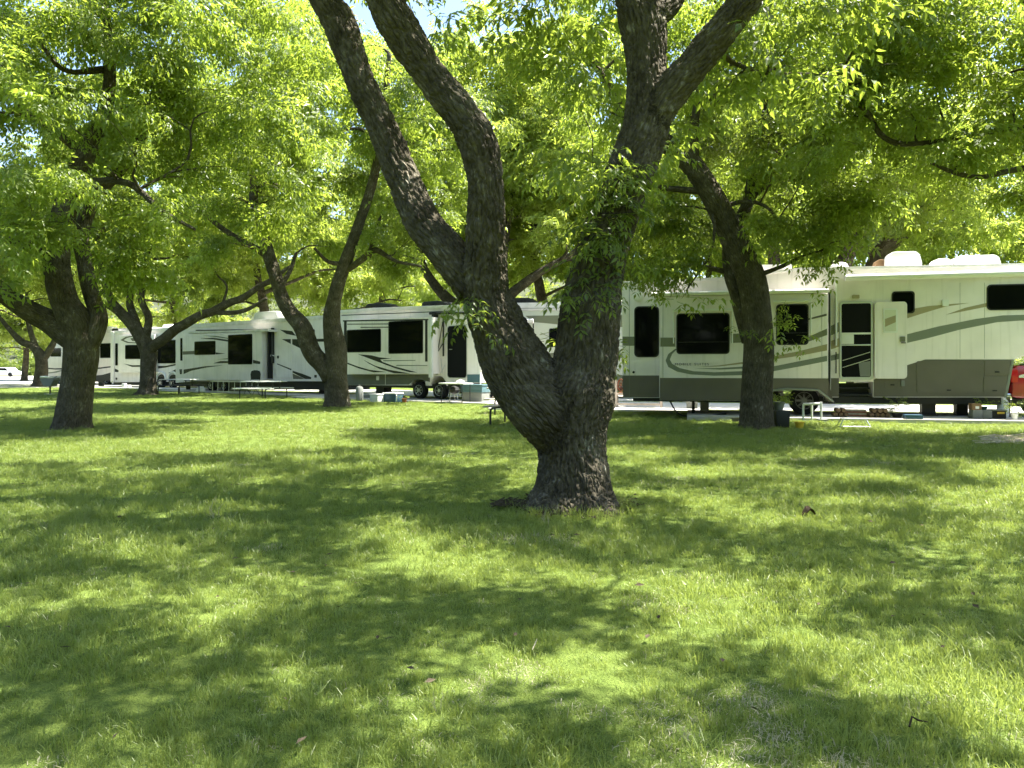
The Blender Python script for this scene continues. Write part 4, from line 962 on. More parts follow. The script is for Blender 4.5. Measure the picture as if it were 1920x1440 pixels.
T.bar('door_handle', 1689, 643, 1698, 643, 0.10, 0.025, M['black'], dr, 0.05)
for x in (1800, 1846): T.bar('seam', x, 530, x, 672, 0.0, 0.008, M['greybox'], None, 0)
T.rrect('porch_light', 1598, 553, 1611, 560, 0, M['tan'], 0.02, 0.04)
T.rrect('outside_speaker', 1766, 562, 1778, 574, 0, M['white2'], 0.02, 0.05)
# rolled awning and its arms
p0 = T.uz(1585, 521, 0.12); p1 = T.uz(2040, 516, 0.12)
aw = MB().tube([(p0[0], -0.12, p0[1]), (p1[0], -0.12, p0[1]+0.02)], 0.085, 14).build('rolled_awning', M['white2'], T.root, smooth=True)
T.bar('awning_arm', 1567, 528, 1567, 648, 0.02, 0.06, M['white2'], aw, 0.06)
T.bar('awning_arm', 1556.5, 545, 1556.5, 735, 0.02, 0.03, M['alu'], aw, 0.04)
T.bar('grab_handle', 1567, 660, 1567, 700, 0.03, 0.03, M['black'], None, 0.08)
# roof gear
ac_unit(T, 1668, 471, 1730, 502, 0.6, M['white2'], 0.18)
dome(T, 1750, 484, 1788, 502, 0.8, M['roofw'], name='satellite_dome')
ac_unit(T, 1792, 478, 1878, 500, 0.7, M['white2'], 0.12)
dome(T, 1560, 491, 1592, 506, 0.9, M['roofw'])
dome(T, 1642, 486, 1664, 504, 1.2, M['card'])
T.box('roof_box', 1424, 496, 1485, 512, -0.5, 0.8, M['roofw'], 0.02)
# landing legs, wheels
for x, w_ in ((1742, 26), (1890, 10)):
    a, b, c, dd = T.rect(x-w_/2, 742, x+w_/2, 783, -0.35); MB().box((a, 0.35, 0.10), (b, 0.62, 0.62)).box((a-0.05, 0.30, 0.10), (b+0.05, 0.67, 0.13)).build('landing_leg', M['black'], T.root, 0.01)
for x in (1393, 1300):
    u = T.uz(x, 760, -0.2)[0]; MB().tube([(u, 0.25, 0.10), (u, 0.25, 0.55)], 0.045, 8).build('stabilizer_jack', M['black'], T.root)
for u in wheels:
    T.wheel(0, u=u, y=0.06, rim=M['rimd'], spokes=8, z0=0.10, r=0.38)
pad(T, 'concrete_pad', T.uz(1288, 790, 1.2)[0], T.L+3, -1.25, 1.9, 0.10, M['concrete'])
pad(T, 'concrete_drive', -1.2, T.L+6, 3.4, 8.0, 0.05, M['concw'])
pad(T, 'concrete_drive', -4.5, 2.2, 2.3, 3.3, 0.06, M['concw'])

# ================= trailer with black trim and grey skirt
T = Trailer('travel_trailer', 'white trailer with black swooshes, black awning arms and a tall dark entry door', 'trailer', (633, 35.2), (903, 30.4)); TB = T
outline = T.poly([(633, 722), (633, 588), (636, 582), (700, 577), (850, 571.5), (895, 570), (903, 575), (903, 718), (838, 719)])
zb = T.uz(720, 721)[1]; w1 = T.uz(784, 735)[0]; w2 = T.uz(822, 735)[0]
outline += [(x, z) for x, z in arch(w2, zb-0.02, 0.42, 8, 0, 180)] + [(x, z) for x, z in arch(w1, zb-0.02, 0.42, 8, 0, 180)]
MB().prism(outline, 0, 2.44).build('side_wall', W, T.root, 0.03, smooth=True)
T.prism('roof_edge', [(632, 588), (700, 583.5), (850, 578), (903, 576.5), (903, 570), (850, 572), (700, 577.5), (632, 582)], 0.04, 2.52, M['roofw'], 0.01)
T.decal('roof_line', [(640, 590.5), (850, 582.5), (850, 584), (640, 592)], 0, M['black'])
MB().box((0.3, 0.1, 0.50), (T.L-0.3, 2.3, 0.68)).build('chassis', M['black'], T.root)
G_ = M['grey']
S = 0.5
sl = MB().prism(T.poly([(643, 600), (810, 594.5), (810, 701), (643, 701.5)], S), -S, 0.3).build('slide_out_room', W, T.root, 0.015, smooth=True)
T.decal('skirt', [(634, 702), (722, 702), (722, 721.5), (634, 722)], 0.0, G_); T.decal('skirt', [(723, 702), (806, 702), (806, 716), (796, 714), (790, 712), (778, 712), (770, 718), (766, 721), (723, 721.5)], 0.0, G_)
T.decal('skirt', [(876, 702), (902, 702), (902, 717.5), (876, 717.5)], 0.0, M['teal'])
T.rrect('hatch', 706, 705, 711, 713, 0.004, M['white2'], 0.03, 0.02)
for q in ([(643, 600.5), (803, 598), (803, 600.5), (643, 603)], [(645, 602), (650, 602), (650, 680), (645, 680)], [(797, 600), (801.5, 600), (801.5, 678), (797, 678)]): T.decal('black_trim', q, S, M['black'], sl)
for y in (607, 613): T.decal('pinstripe', [(651 if y == 607 else 676, y), (729, y-.4), (729, y+1.2), (651 if y == 607 else 676, y+1.6)], S, M['gblack'], sl)
T.window(651, 618, 714, 660, S); T.window(729, 601.8, 793, 662.5, S)
k = lambda pts: [(580+x*0.1875, 520+y*0.1875) for x, y in pts]
T.decal('swoosh', k([(487, 770), (620, 780), (700, 800), (820, 812), (710, 822), (730, 845), (850, 890), (1080, 952), (1000, 948), (860, 910), (700, 850), (580, 805)]), S, M['gblack'], sl)
T.decal('swoosh', k([(540, 825), (660, 885), (800, 925), (1010, 962), (850, 960), (700, 915), (600, 865)]), S, M['gblack'], sl)
T.decal('swoosh', k([(375, 850), (480, 890), (600, 925), (770, 946), (640, 950), (500, 912), (375, 864)]), S, M['gblack'], sl)
T.decal('pinstripe', k([(740, 829), (1060, 827), (1060, 834), (740, 840)]), S, M['sage'], sl); T.decal('pinstripe', k([(870, 876), (1180, 878), (1180, 885), (870, 886)]), S, M['sage'], sl)
T.box('corner_post', 803.5, 594, 809.5, 708, S+0.03, 0.1, M['white2'], 0.01, sl)
T.window(811, 602, 817, 661, 0)
df = T.rrect('entry_door', 840, 611, 875, 708, 0, M['screen'], 0.12, 0.03)
T.rrect('door_frame', 839, 610, 876, 709, 0, M['alu'], 0.12, 0.02)
T.bar('door_handle', 843, 655, 848, 655, 0.03, 0.03, M['alu'], df)
aw = T.bar('awning_rail', 806, 588, 900, 586, 0.12, 0.10, M['black'])
T.box('awning_motor', 809, 584, 815, 596, 0.2, 0.16, M['black'], 0.01, aw)
T.bar('awning_arm', 820.5, 588, 820.5, 702, 0.05, 0.11, M['black'], aw, 0.08); T.bar('awning_arm', 832.5, 592, 832.5, 668, 0.05, 0.07, M['black'], aw, 0.08)
T.bar('awning_arm', 833, 592, 822, 660, 0.06, 0.04, M['black'], aw, 0.08); T.bar('awning_arm', 822, 660, 834, 640, 0.06, 0.04, M['black'], aw, 0.08)
T.bar('grab_handle', 828, 672, 831, 700, 0.05, 0.03, M['alu'], None, 0.1); T.bar('grab_handle', 836, 684, 828, 700, 0.05, 0.03, M['alu'], None, 0.1)
T.bar('door_post', 901, 698, 901, 722, 0.05, 0.06, M['white2'])
ac_unit(T, 685, 568, 730, 580, 0.7, M['blackp'], 0.35); ac_unit(T, 790, 564, 836, 575, 0.7, M['blackp'], 0.35)
T.wheel(0, u=w1, y=0.04, r=0.36, z0=0.06); T.wheel(0, u=w2, y=0.04, r=0.36, z0=0.06, spokes=6)
for x in (712, 890): 
    u = T.uz(x, 735, -0.4)[0]; MB().box((u-0.25, 0.4, 0.06), (u+0.25, 0.9, 0.6)).build('landing_leg', M['black'], T.root, 0.02)
pad(T, 'concrete_pad', -1.5, T.L+2.5, -1.6, 1.2, 0.06, M['concrete'])
pad(T, 'concrete_drive', -2, T.L+2.5, 2.8, 8, 0.04, M['concw'])

# ================= tan-striped trailer seen between the stems
T = Trailer('travel_trailer', 'cream trailer with a broad olive roof stripe seen between the stems of the big tree', 'trailer', (930, 34.4), (1260, 32.6)); TF = T
MB().prism(T.poly([(930, 722), (930, 574), (936, 569), (1250, 566), (1260, 575), (1260, 728)]), 0, 2.44).build('side_wall', M['cream'], T.root, 0.03, smooth=True)
T.prism('roof_edge', [(929, 583), (1262, 580), (1262, 565), (929, 568)], 0.04, 2.5, M['roofw'], 0.02)
T.decal('roof_line', [(931, 578), (1260, 575), (1260, 576), (931, 579)], 0.04, M['greybox'])
T.decal('olive_band', [(985, 592), (1260, 589), (1260, 613), (1100, 613), (1000, 604)], 0, M['olive_lt'])
T.decal('swoosh', [(931, 661), (1260, 664), (1260, 672), (931, 668)], 0, M['olive_lt'])
T.window(940, 616, 1001, 636); T.window(1030, 616, 1090, 650)
aw = T.bar('rolled_awning', 932, 604, 1000, 602, 0.3, 0.22, M['roofw'])
T.bar('awning_arm', 1000, 596, 1000, 615, 0.2, 0.06, M['black'], aw)
T.decal('skirt', [(931, 700), (1260, 704), (1260, 727), (931, 721)], 0, M['olive_lt'])
ac_unit(T, 950, 558, 1006, 571, 0.7, M['blackp'], 0.3); T.box('roof_box', 1120, 560, 1165, 568, -0.6, 0.7, M['roofw'], 0.03)
MB().box((0.2, 0.1, 0.40), (T.L-0.2, 2.3, 0.60)).build('chassis', M['black'], T.root)
for x in (1090, 1130): T.wheel(x, y=0.05)
for x in (945, 1240):
    u = T.uz(x, 735, -0.4)[0]; MB().box((u-0.1, 0.4, 0.0), (u+0.1, 0.6, 0.6)).build('landing_leg', M['black'], T.root, 0.02)
MB().prism(T.poly([(1138, 712), (1150, 712), (1152, 742), (1136, 742)], 0.2), -0.22, -0.2).build('mud_flap', M['greybox'], T.root)
pad(T, 'concrete_drive', -1, T.L+1, -2.2, 5, 0.04, M['concw'])

# ================= middle trailer with the olive and black wedge graphics
T = Trailer('travel_trailer', 'white trailer with black wedge graphics and a white roof unit behind the lying ladder', 'trailer', (329, 46.6), (652, 37.0)); TC = T
outline = T.poly([(329, 718), (329, 616), (332, 611), (535, 597), (570, 594.5), (648, 588), (652, 600), (652, 640), (612, 700), (606, 715), (360, 715)])
MB().prism(outline, 0, 2.44).build('side_wall', W, T.root, 0.03, smooth=True)
T.prism('roof_edge', [(328, 617), (535, 603), (650, 595), (650, 588.5), (535, 596), (328, 610)], 0.04, 2.5, M['roofw'], 0.02)
MB().box((0.2, 0.1, 0.25), (T.L-1.0, 2.3, 0.75)).build('chassis', M['black'], T.root)
S = 0.5
sl = MB().prism(T.poly([(342, 626), (491, 622), (491, 712.5), (342, 713.5)], S), -S, 0.3).build('slide_out_room', W, T.root, 0.02, smooth=True)
MB().prism(T.poly([(352, 621.5), (503, 617.5), (503, 621.5), (352, 625)], S+0.05), -S-0.05, 0.0).build('slide_topper', M['roofw'], T.root, 0.01)
T.decal('black_trim', [(367, 618.5), (502, 617), (502, 619.3), (367, 620.5)], 0.02, M['black'])
k = lambda pts: [(300+x*0.177, 550+y*0.177) for x, y in pts]
T.window(338.5, 634, 347.5, 676, 0); T.window(365, 640, 404, 665, S); T.window(428, 627.5, 473, 683, S); T.window(490.5, 627, 499.5, 683, 0.1)
T.decal('olive_band', k([(240, 615), (365, 610), (365, 645), (240, 650)]), S, M['olive'], sl)
T.decal('swoosh', k([(250, 808), (300, 800), (480, 772), (670, 762), (480, 788), (330, 820), (250, 855)]), S, M['gblack'], sl)
T.decal('swoosh', k([(205, 805), (232, 803), (232, 855), (210, 858)]), 0, M['gblack'])
T.decal('swoosh', k([(420, 480), (560, 470), (720, 492), (720, 512), (560, 488)]), S, M['gblack'], sl)
T.decal('swoosh', k([(440, 445), (600, 450), (720, 472), (720, 482), (580, 462)]), S, M['sage'], sl)
T.decal('swoosh', k([(560, 742), (640, 718), (720, 718), (720, 738)]), S, M['gblack'], sl); T.decal('swoosh', k([(600, 700), (720, 688), (720, 698)]), S, M['sage'], sl)
T.decal('swoosh', k([(590, 626), (690, 638), (590, 648)]), S, M['gblack'], sl)
T.decal('swoosh', k([(985, 705), (1060, 722), (1060, 750), (985, 742)]), S, M['gblack'], sl)
T.box('corner_gasket', 501.5, 618, 504, 710, 0.25, 0.28, M['black'], 0, sl)
aw = T.bar('awning_arm', 511.5, 615, 511.5, 681, 0.06, 0.18, M['black'])
T.rrect('painted_gap_shadow', 490, 703, 503, 712, 0.02, M['black'], 0.02, 0.01)  # black strip painted in for the shadow in the wall gap
en = T.rrect('entry_door', 518.5, 631, 547, 708, 0.0, W, 0.10, 0.03, bevel=0.006)
T.rrect('door_lock', 520, 667, 523, 672, 0.03, M['black'], 0.02, 0.02, parent=en)
T.decal('swoosh', k([(1290, 485), (1385, 485), (1385, 535)]), 0.031, M['gblack'], en); T.decal('swoosh', k([(1240, 742), (1390, 800), (1390, 815), (1240, 752)]), 0.031, M['gblack'], en)
T.decal('swoosh', k([(1400, 485), (1560, 485), (1740, 480), (1740, 512), (1560, 512), (1500, 590), (1400, 540)]), 0, M['gblack'])
T.decal('swoosh', k([(1405, 820), (1500, 850), (1600, 888), (1600, 908), (1540, 908), (1405, 840)]), 0, M['gblack']); T.decal('swoosh', k([(1405, 850), (1500, 890), (1530, 908), (1410, 908)]), 0, M['olive'])
T.decal('swoosh', k([(1270, 385), (1400, 400), (1440, 450), (1340, 430)]), 0, M['gblack'])
MB().tube([(T.uz(512, 680)[0], -0.04, T.uz(512, 680)[1]), (T.uz(509, 672)[0], -0.14, T.uz(509, 672)[1]), (T.uz(513, 665)[0], -0.14, T.uz(513, 665)[1]), (T.uz(517, 668)[0], -0.04, T.uz(517, 668)[1])], 0.03, 6).build('grab_handle', M['white2'], T.root, smooth=True)
T.window(575, 618, 590, 637)
T.rrect('hatch', 590, 703, 594, 708, 0, M['black'], 0.02, 0.02)
ac_unit(T, 475, 584, 520, 601, 0.7, M['white2'], 0.15); T.bar('roof_antenna', 368, 612, 368, 592, -0.8, 0.04, M['white2']); 
for x in (395, 420): T.wheel(x, y=0.06, r=0.36)
for x in (350, 600):
    u = T.uz(x, 735, -0.4)[0]; MB().box((u-0.1, 0.4, 0.0), (u+0.1, 0.6, 0.6)).build('landing_leg', M['black'], T.root, 0.02)
pad(T, 'concrete_pad', 0.5, T.L+1.5, -1.4, 1.0, 0.05, M['concrete']); pad(T, 'concrete_drive', -1, T.L+2, 3, 8, 0.03, M['concw'])

# ================= small trailer with the eye-shaped graphic
T = Trailer('travel_trailer', 'pale trailer with an eye-shaped graphic and double wheel arches behind the wide-limbed tree', 'trailer', (207, 54.5), (440, 48.0)); TD = T
MB().prism(T.poly([(207, 717), (207, 627), (211, 621), (330, 613), (440, 606), (440, 714)]), 0, 2.44).build('side_wall', W, T.root, 0.03, smooth=True)
T.prism('roof_edge', [(206, 627), (330, 619), (440, 612), (440, 605), (330, 613), (206, 621)], 0.04, 2.5, M['roofw'], 0.02)
T.box('corner_post', 207, 622, 213, 716, 0.10, 0.2, W, 0.03)
S = 0.3
sl = MB().prism(T.poly([(222, 630), (289, 627), (289, 698), (222, 699)], S), -S, 0.3).build('slide_out_room', W, T.root, 0.02, smooth=True)
k = lambda pts: [(x*0.177, 550+y*0.177) for x, y in pts]
T.window(216.5, 644, 220.5, 685, 0.02); T.window(235, 647, 268, 673, S); T.window(291, 638, 331, 681, 0.02)
T.decal('eye_graphic', k([(1275, 495), (1330, 462), (1400, 448), (1470, 452), (1520, 470), (1470, 460), (1400, 460), (1345, 472), (1310, 495), (1360, 515), (1500, 525), (1500, 533), (1350, 526)]), S, M['olive'], sl)
T.decal('swoosh', k([(1380, 478), (1430, 468), (1480, 490), (1500, 510), (1400, 505)]), S, M['olive'], sl)
T.decal('swoosh', k([(1215, 795), (1260, 818), (1400, 826), (1600, 826), (1600, 838), (1300, 838), (1215, 832)]), 0.0, M['gblack'])
T.decal('swoosh', k([(1310, 745), (1400, 762), (1600, 760), (1600, 776), (1400, 780)]), S, M['gblack'], sl)
T.decal('swoosh', k([(1650, 770), (1760, 768), (1870, 745), (1870, 760), (1760, 785), (1650, 800)]), 0, M['gblack']); T.decal('swoosh', k([(1780, 845), (1870, 800), (1870, 850)]), 0, M['gblack'])
for x in (303, 325):
    c = T.uz(x, 718); MB().tube([(a, -0.03, z) for a, z in arch(c[0], 0.62, 0.46, 10)], 0.06, 6).build('wheel_arch_trim', M['white2'], T.root, smooth=True)
    MB().prism(arch(c[0], 0.45, 0.48, 10), -0.008, 0.02).build('wheel_well', M['black'], T.root); T.wheel(0, u=c[0], y=-0.12, r=0.36)
T.rrect('hatch', 217, 708, 220, 712, 0, M['black'], 0.02, 0.02)
ac_unit(T, 209, 615.5, 223, 624, 0.7, M['blackp'], 0.3); ac_unit(T, 304, 608, 322, 618, 0.7, M['white2'], 0.2)
MB().box((0.2, 0.1, 0.2), (T.L-0.2, 2.3, 0.5)).build('chassis', M['black'], T.root)
pad(T, 'concrete_pad', -1.0, T.L, -2.0, 1.0, 0.05, M['concw']); pad(T, 'concrete_drive', -2, T.L, 3, 7, 0.03, M['concw'])

# ================= motorhome at the far left of the row
T = Trailer('motorhome', 'pale motorhome with dark wraparound front windows parked last in the row', 'motorhome', (85, 64.0), (285, 57.5)); TE = T
MB().prism(T.poly([(85, 706), (84, 672), (96, 640), (104, 626), (112, 622), (285, 614), (285, 706)]), 0, 2.44).build('side_wall', W, T.root, 0.05, smooth=True)
T.prism('roof_edge', [(104, 629), (285, 621), (285, 613), (110, 620)], 0.04, 2.5, M['roofw'], 0.02)
T.window(95, 653, 114, 668.5); T.window(188, 644, 208, 671); T.window(130, 648, 170, 670)
T.decal('front_window', [(86.5, 672), (89, 655), (94, 653.5), (94, 668.5)], 0.0, M['glass'])
T.decal('swoosh', k([(485, 785), (590, 795), (590, 808), (485, 800)]), 0, M['gblack']); T.decal('swoosh', k([(590, 793), (1060, 785), (1175, 770), (1175, 785), (1060, 800), (590, 808)]), 0, M['gblack'])
T.decal('swoosh', k([(1010, 930), (1010, 870), (1090, 862), (1175, 838), (1175, 930)]), 0, M['gblack'])
T.decal('swoosh', k([(485, 840), (560, 832), (640, 815), (690, 812), (600, 840), (485, 852)]), 0, M['sage'])
dome(T, 192, 612, 212, 621, 0.8, M['roofw']); ac_unit(T, 150, 611, 176, 622, 0.7, M['white2'], 0.2)
MB().box((0.4, 0.1, 0.25), (T.L-0.2, 2.3, 0.7)).build('chassis', M['black'], T.root)
for x in (112, 200): T.wheel(x, y=0.03, r=0.45)
pad(T, 'concrete_pad', -3, T.L, -2.0, 4.0, 0.05, M['concw'])
# ------------------------------------------------------------------ things standing around the trailers
def leafy(root, name, n, w_, h, z0, seed, scl=0.35, tint=0.3, ng=None):
    rr = random.Random(seed); co = []; rot = []
    for i in range(n):
        a = rr.uniform(0, 6.28); r = rr.random()**0.5; co.append((math.cos(a)*r*w_*0.3, math.sin(a)*r*w_*0.3, z0+rr.uniform(0, 0.75)*h)); rot.append((rr.uniform(-.4, .4), rr.uniform(-1.0, 0.2), a))
    return scatter(name, co, rot, [scl*rr.uniform(.7, 1.2) for _ in co], [rr.randrange(4) for _ in co], [tint+rr.uniform(-.1, .2) for _ in co], ng or NEAR_NG, root)

def picnic_table(label, loc, rz, L=1.85, top=None, frame=None, seat=None, cat='picnic table'):
    root = empty('picnic_table', loc, rz); tag(root, label, cat, 'picnic tables on the grass')
    top = top or M['wood']; seat = seat or top; frame = frame or M['steel']
    for k in range(5): MB().box((-L/2, -0.37+k*0.15, 0.735), (L/2, -0.37+k*0.15+0.14, 0.775)).build('top_plank', top, root, 0.006)
    for s in (-1, 1):
        for k in range(2):
            y = s*(0.60+k*0.15); y0, y1 = sorted((y, y+s*0.14)); MB().box((-L/2, y0, 0.435), (L/2, y1, 0.472)).build('seat_plank', seat, root, 0.006)
    for x in (-L/2+0.32, L/2-0.32):
        m = MB()
        for s in (-1, 1):
            m.tube([(x, s*0.80, 0.0), (x, s*0.80, 0.30), (x, s*0.79, 0.37), (x, s*0.74, 0.415), (x, s*0.66, 0.428), (x, s*0.34, 0.43), (x, s*0.27, 0.45), (x, s*0.24, 0.52), (x, s*0.24, 0.73)], 0.026, 8)
            m.tube([(x, s*0.36, 0.722), (x, 0, 0.722)], 0.022, 6)
        m.tube([(x, -0.3, 0.43), (x, 0.3, 0.43)], 0.024, 6)
        m.build('leg_frame', frame, root, smooth=True)
    return root
p = G(985, 800); picnic_table('picnic table on bent black tube legs half hidden behind the big tree trunk', (p.x+0.12, p.y+0.75, 0), R(74))
p = G(945, 777); picnic_table('sunlit picnic table farther back beside the big tree trunk', (p.x+0.45, p.y+0.5, 0), R(-8))
p = G(484, 748); picnic_table('picnic table with a white top in front of the lying ladder', (p.x, p.y+0.75, 0), R(-18), L=1.95, top=M['white2'])
p = G(326, 739.5); picnic_table('dark picnic table with a pale top beside the wide-limbed tree', (p.x, p.y+0.6, 0), R(-15), top=M['white2'], frame=M['black'], seat=M['blackp'])

def park_grill():
    p = G(94, 739); root = empty('pedestal_grill', p); tag(root, 'steel pedestal barbecue grill standing on a post near the motorhome', 'grill'); s = 1.0
    MB().tube([(0, 0, -0.1), (0, 0, 0.62)], 0.04, 10).build('post', M['steel'], root, smooth=True)
    MB().prism([(-0.18, 0.42), (0.18, 0.42), (0.34, 0.72), (0.34, 0.82), (-0.34, 0.82), (-0.34, 0.72)], -0.28, 0.28).build('firebox', M['greybox'], root, 0.01)
    MB().prism([(-0.36, 0.83), (0.36, 0.83), (0.34, 0.92), (0.26, 0.88), (-0.26, 0.90), (-0.34, 0.94)], -0.30, 0.30).build('grate_rim', M['alu'], root, 0.008)
    MB().tube([(0.34, -0.2, 0.86), (0.48, -0.2, 0.93)], 0.018, 6).build('handle', M['steel'], root)
    MB().lathe([(0.28, -0.02), (0.28, 0.02)], (0, 0, 0), 14).build('footing', M['concrete'], root)
park_grill()

def ladder():
    a = TC.world(TC.uz(396, 735, 1.6)[0], -1.6, 0.05); b = TC.world(TC.uz(486, 735, 1.6)[0], -1.6, 0.05); L = (b-a).length
    root = empty('ladder', a, TC.rz); tag(root, 'aluminium ladder lying on its edge under the middle trailer', 'ladder')
    for z in (0.03, 0.56): MB().box((0, -0.03, z), (L, 0.03, z+0.045)).build('rail', M['alu'], root, 0.005)
    n = 9
    for k in range(n): x = 0.12+(L-0.24)*k/(n-1); MB().tube([(x, 0, 0.07), (x+0.02, 0, 0.565)], 0.02, 8).build('rung', M['alu'], root, smooth=True)
ladder()

def boxy(name, label, cat, x0, y0, x1, y1, zb, mat_, depth=0.35, lid=None, rz=0.0, bevel=0.02, handle=False, group=None, taper=0.06):
    p = G((x0+x1)/2, y1, zb); s = p.y/F; w_ = (x1-x0)*s; h = (y1-y0)*s
    root = empty(name, p, rz); tag(root, label, cat, group); lh = 0.14*h if lid else 0
    v = [(-w_/2*(1-taper), 0, 0), (w_/2*(1-taper), 0, 0), (w_/2*(1-taper), depth, 0), (-w_/2*(1-taper), depth, 0), (-w_/2, 0, h-lh), (w_/2, 0, h-lh), (w_/2, depth, h-lh), (-w_/2, depth, h-lh)]
    MB().add(v, [(0, 3, 2, 1), (4, 5, 6, 7), (0, 1, 5, 4), (1, 2, 6, 5), (2, 3, 7, 6), (3, 0, 4, 7)]).build('body', mat_, root, min(bevel, w_*0.1, h*0.1), smooth=True)
    if lid: MB().box((-w_/2-0.012, -0.012, h-lh+0.002), (w_/2+0.012, depth+0.012, h)).build('lid', lid, root, 0.01, smooth=True)
    if handle:
        m = MB().tube([(w_/2, 0.05, h-lh-0.03), (w_/2+0.06, 0.0, h-lh-0.05), (w_/2+0.06, 0.0, h*0.15), (w_/2, 0.05, h*0.12)], 0.014, 6); m.build('handle', M['plastw'], root, smooth=True)
    return root
def pot(name, label, cat, px, y0, y1, w_px, zb, mat_, plant=0, ph=0.3, group=None, seed=3, tint=0.3):
    p = G(px, y1, zb); s = p.y/F; r = w_px*s/2; h = (y1-y0)*s
    root = empty(name, p); tag(root, label, cat, group)
    MB().lathe([(r*0.72, 0), (r*0.95, h*0.85), (r*1.05, h*0.86), (r*1.05, h), (r*0.9, h), (r*0.86, h*0.9), (0.01, h*0.88)], (0, 0, 0), 18).build('pot' if plant else 'body', mat_, root, smooth=True)
    if plant: leafy(root, 'foliage', plant, r*4.0, ph, h*0.9, seed, tint=tint)
    return root

zp = 0.06
boxy('cooler', 'white cooler box at the edge of the pad beside the blue cooler', 'cooler', 690, 739, 711, 754, zp, M['plastw'], 0.38, M['plastw'], TB.rz)
boxy('cooler', 'blue cooler with a white lid and side handle on the pad edge', 'cooler', 713, 736.5, 746, 754, zp, M['blue'], 0.42, M['plastw'], TB.rz, handle=True)
pot('flower_pot', 'small clay pot just right of the blue cooler', 'flower pot', 758, 747, 754, 10, zp, M['clay'], 4, 0.2, seed=5)
p = G(674, 751, zp); root = empty('water_tank', p); tag(root, 'grey upright tank beneath the black-trimmed trailer', 'tank')
MB().lathe([(0.12, 0), (0.15, 0.02), (0.15, 0.48), (0.11, 0.55), (0.04, 0.57)], (0, 0, 0), 18).build('cylinder', M['greybox'], root, smooth=True); MB().lathe([(0.045, 0.57), (0.045, 0.62)], (0, 0, 0), 10).build('valve', M['rimd'], root)
# folding table with gear near the dark door
def side_table():
    a = TB.world(TB.uz(838, 715, 1.3)[0], -1.5, 0); b = TB.world(TB.uz(884, 715, 1.3)[0], -1.5, 0); L = (b-a).length
    root = empty('folding_table', a, TB.rz); tag(root, 'white folding table beside the dark door of the black-trimmed trailer', 'table')
    MB().box((0, -0.3, 0.74), (L, 0.3, 0.785)).build('table_top', M['plastw'], root, 0.01)
    for x in (0.1, L-0.1):
        for y in (-0.24, 0.24): MB().tube([(x, y, 0.03), (x, y, 0.74)], 0.016, 6).build('leg', M['steel'], root)
    c = TB.world(TB.uz(868, 715, 1.3)[0], -1.45, 0.787); r2 = empty('covered_dish', c, 0); tag(r2, 'small white dish on the folding table', 'dish')
    MB().lathe([(0.10, 0), (0.17, 0.05), (0.12, 0.09), (0.03, 0.12)], (0, 0, 0), 16).build('bowl', M['plastw'], r2, smooth=True)
    for k, (z, w0, lab) in enumerate(((0.43, 1.05, 'upper teal storage tote under the trailer steps'), (0.16, 0.95, 'lower teal storage tote under the trailer steps'))):
        c = TB.world(TB.uz(862+k*3, 722, 1.0)[0], -0.95, z if k == 0 else 0.06); r3 = empty('storage_tote', c, TB.rz); tag(r3, lab, 'tote', 'teal storage totes')
        hh = 0.24 if k == 0 else 0.36
        MB().box((0, 0, 0), (w0, 0.5, hh)).build('body', M['teal'] if k == 0 else M['greybox'], r3, 0.02, smooth=True); MB().box((-0.02, -0.02, hh+0.002), (w0+0.02, 0.52, hh+0.05)).build('lid', M['teal'], r3, 0.01, smooth=True)
side_table()
def gas_grill():
    c = TB.world(TB.uz(850, 735, 1.2)[0], -1.15, 0.06); root = empty('kettle_grill', c, TB.rz); tag(root, 'small black portable grill under the folding table', 'grill')
    MB().lathe([(0.05, 0.28), (0.18, 0.34), (0.22, 0.44), (0.18, 0.54), (0.04, 0.60)], (0, 0, 0), 18).build('kettle', M['blackp'], root, smooth=True)
    for k in range(3):
        a = k*2.094; MB().tube([(0.12*math.cos(a), 0.12*math.sin(a), 0.34), (0.2*math.cos(a), 0.2*math.sin(a), 0)], 0.012, 6).build('leg', M['alu'], root)
gas_grill()
boxy('equipment_box', 'white and red gear box standing left of the sunlit picnic table', 'box', 896, 728, 911, 748, 0.04, M['plastw'], 0.4, None, TB.rz)
def chair_black():
    c = TC.world(TC.uz(475, 715, 2.2)[0], -2.3, 0); root = empty('camp_chair', c, TC.rz+0.2); tag(root, 'black camp chair with a rounded back at the white-topped table', 'chair')
    MB().prism([(-0.3, 0.78), (0.3, 0.78), (0.33, 1.05), (0.27, 1.2), (0.1, 1.24), (-0.1, 1.24), (-0.27, 1.2), (-0.33, 1.05)], 0.25, 0.29).build('backrest', M['blackp'], root, 0.02)
    MB().box((-0.29, -0.25, 0.42), (0.29, 0.25, 0.46)).build('seat', M['blackp'], root, 0.01)
    for x in (-0.29, 0.29):
        MB().tube([(x, -0.25, 0), (x, 0.27, 0.8)], 0.014, 6).build('leg', M['steel'], root); MB().tube([(x, 0.27, 0), (x, -0.25, 0.6), (x, 0.27, 0.62)], 0.014, 6).build('arm', M['steel'], root)
chair_black()
boxy('waste_bin', 'grey tilted bin leaning under the front of the middle trailer', 'bin', 549, 708, 565, 731, 0.05, M['greybox'], 0.35, None, TC.rz+0.15, taper=0.15)
c = TC.world(TC.uz(376, 735, 1.2)[0], -1.2, 0.05); root = empty('wheel_chock', c, TC.rz); tag(root, 'pale block under the rear of the middle trailer', 'block'); MB().prism([(-0.35, 0), (0.35, 0), (0.12, 0.28), (-0.05, 0.28)], -0.12, 0.12).build('wedge', M['plastw'], root, 0.01)
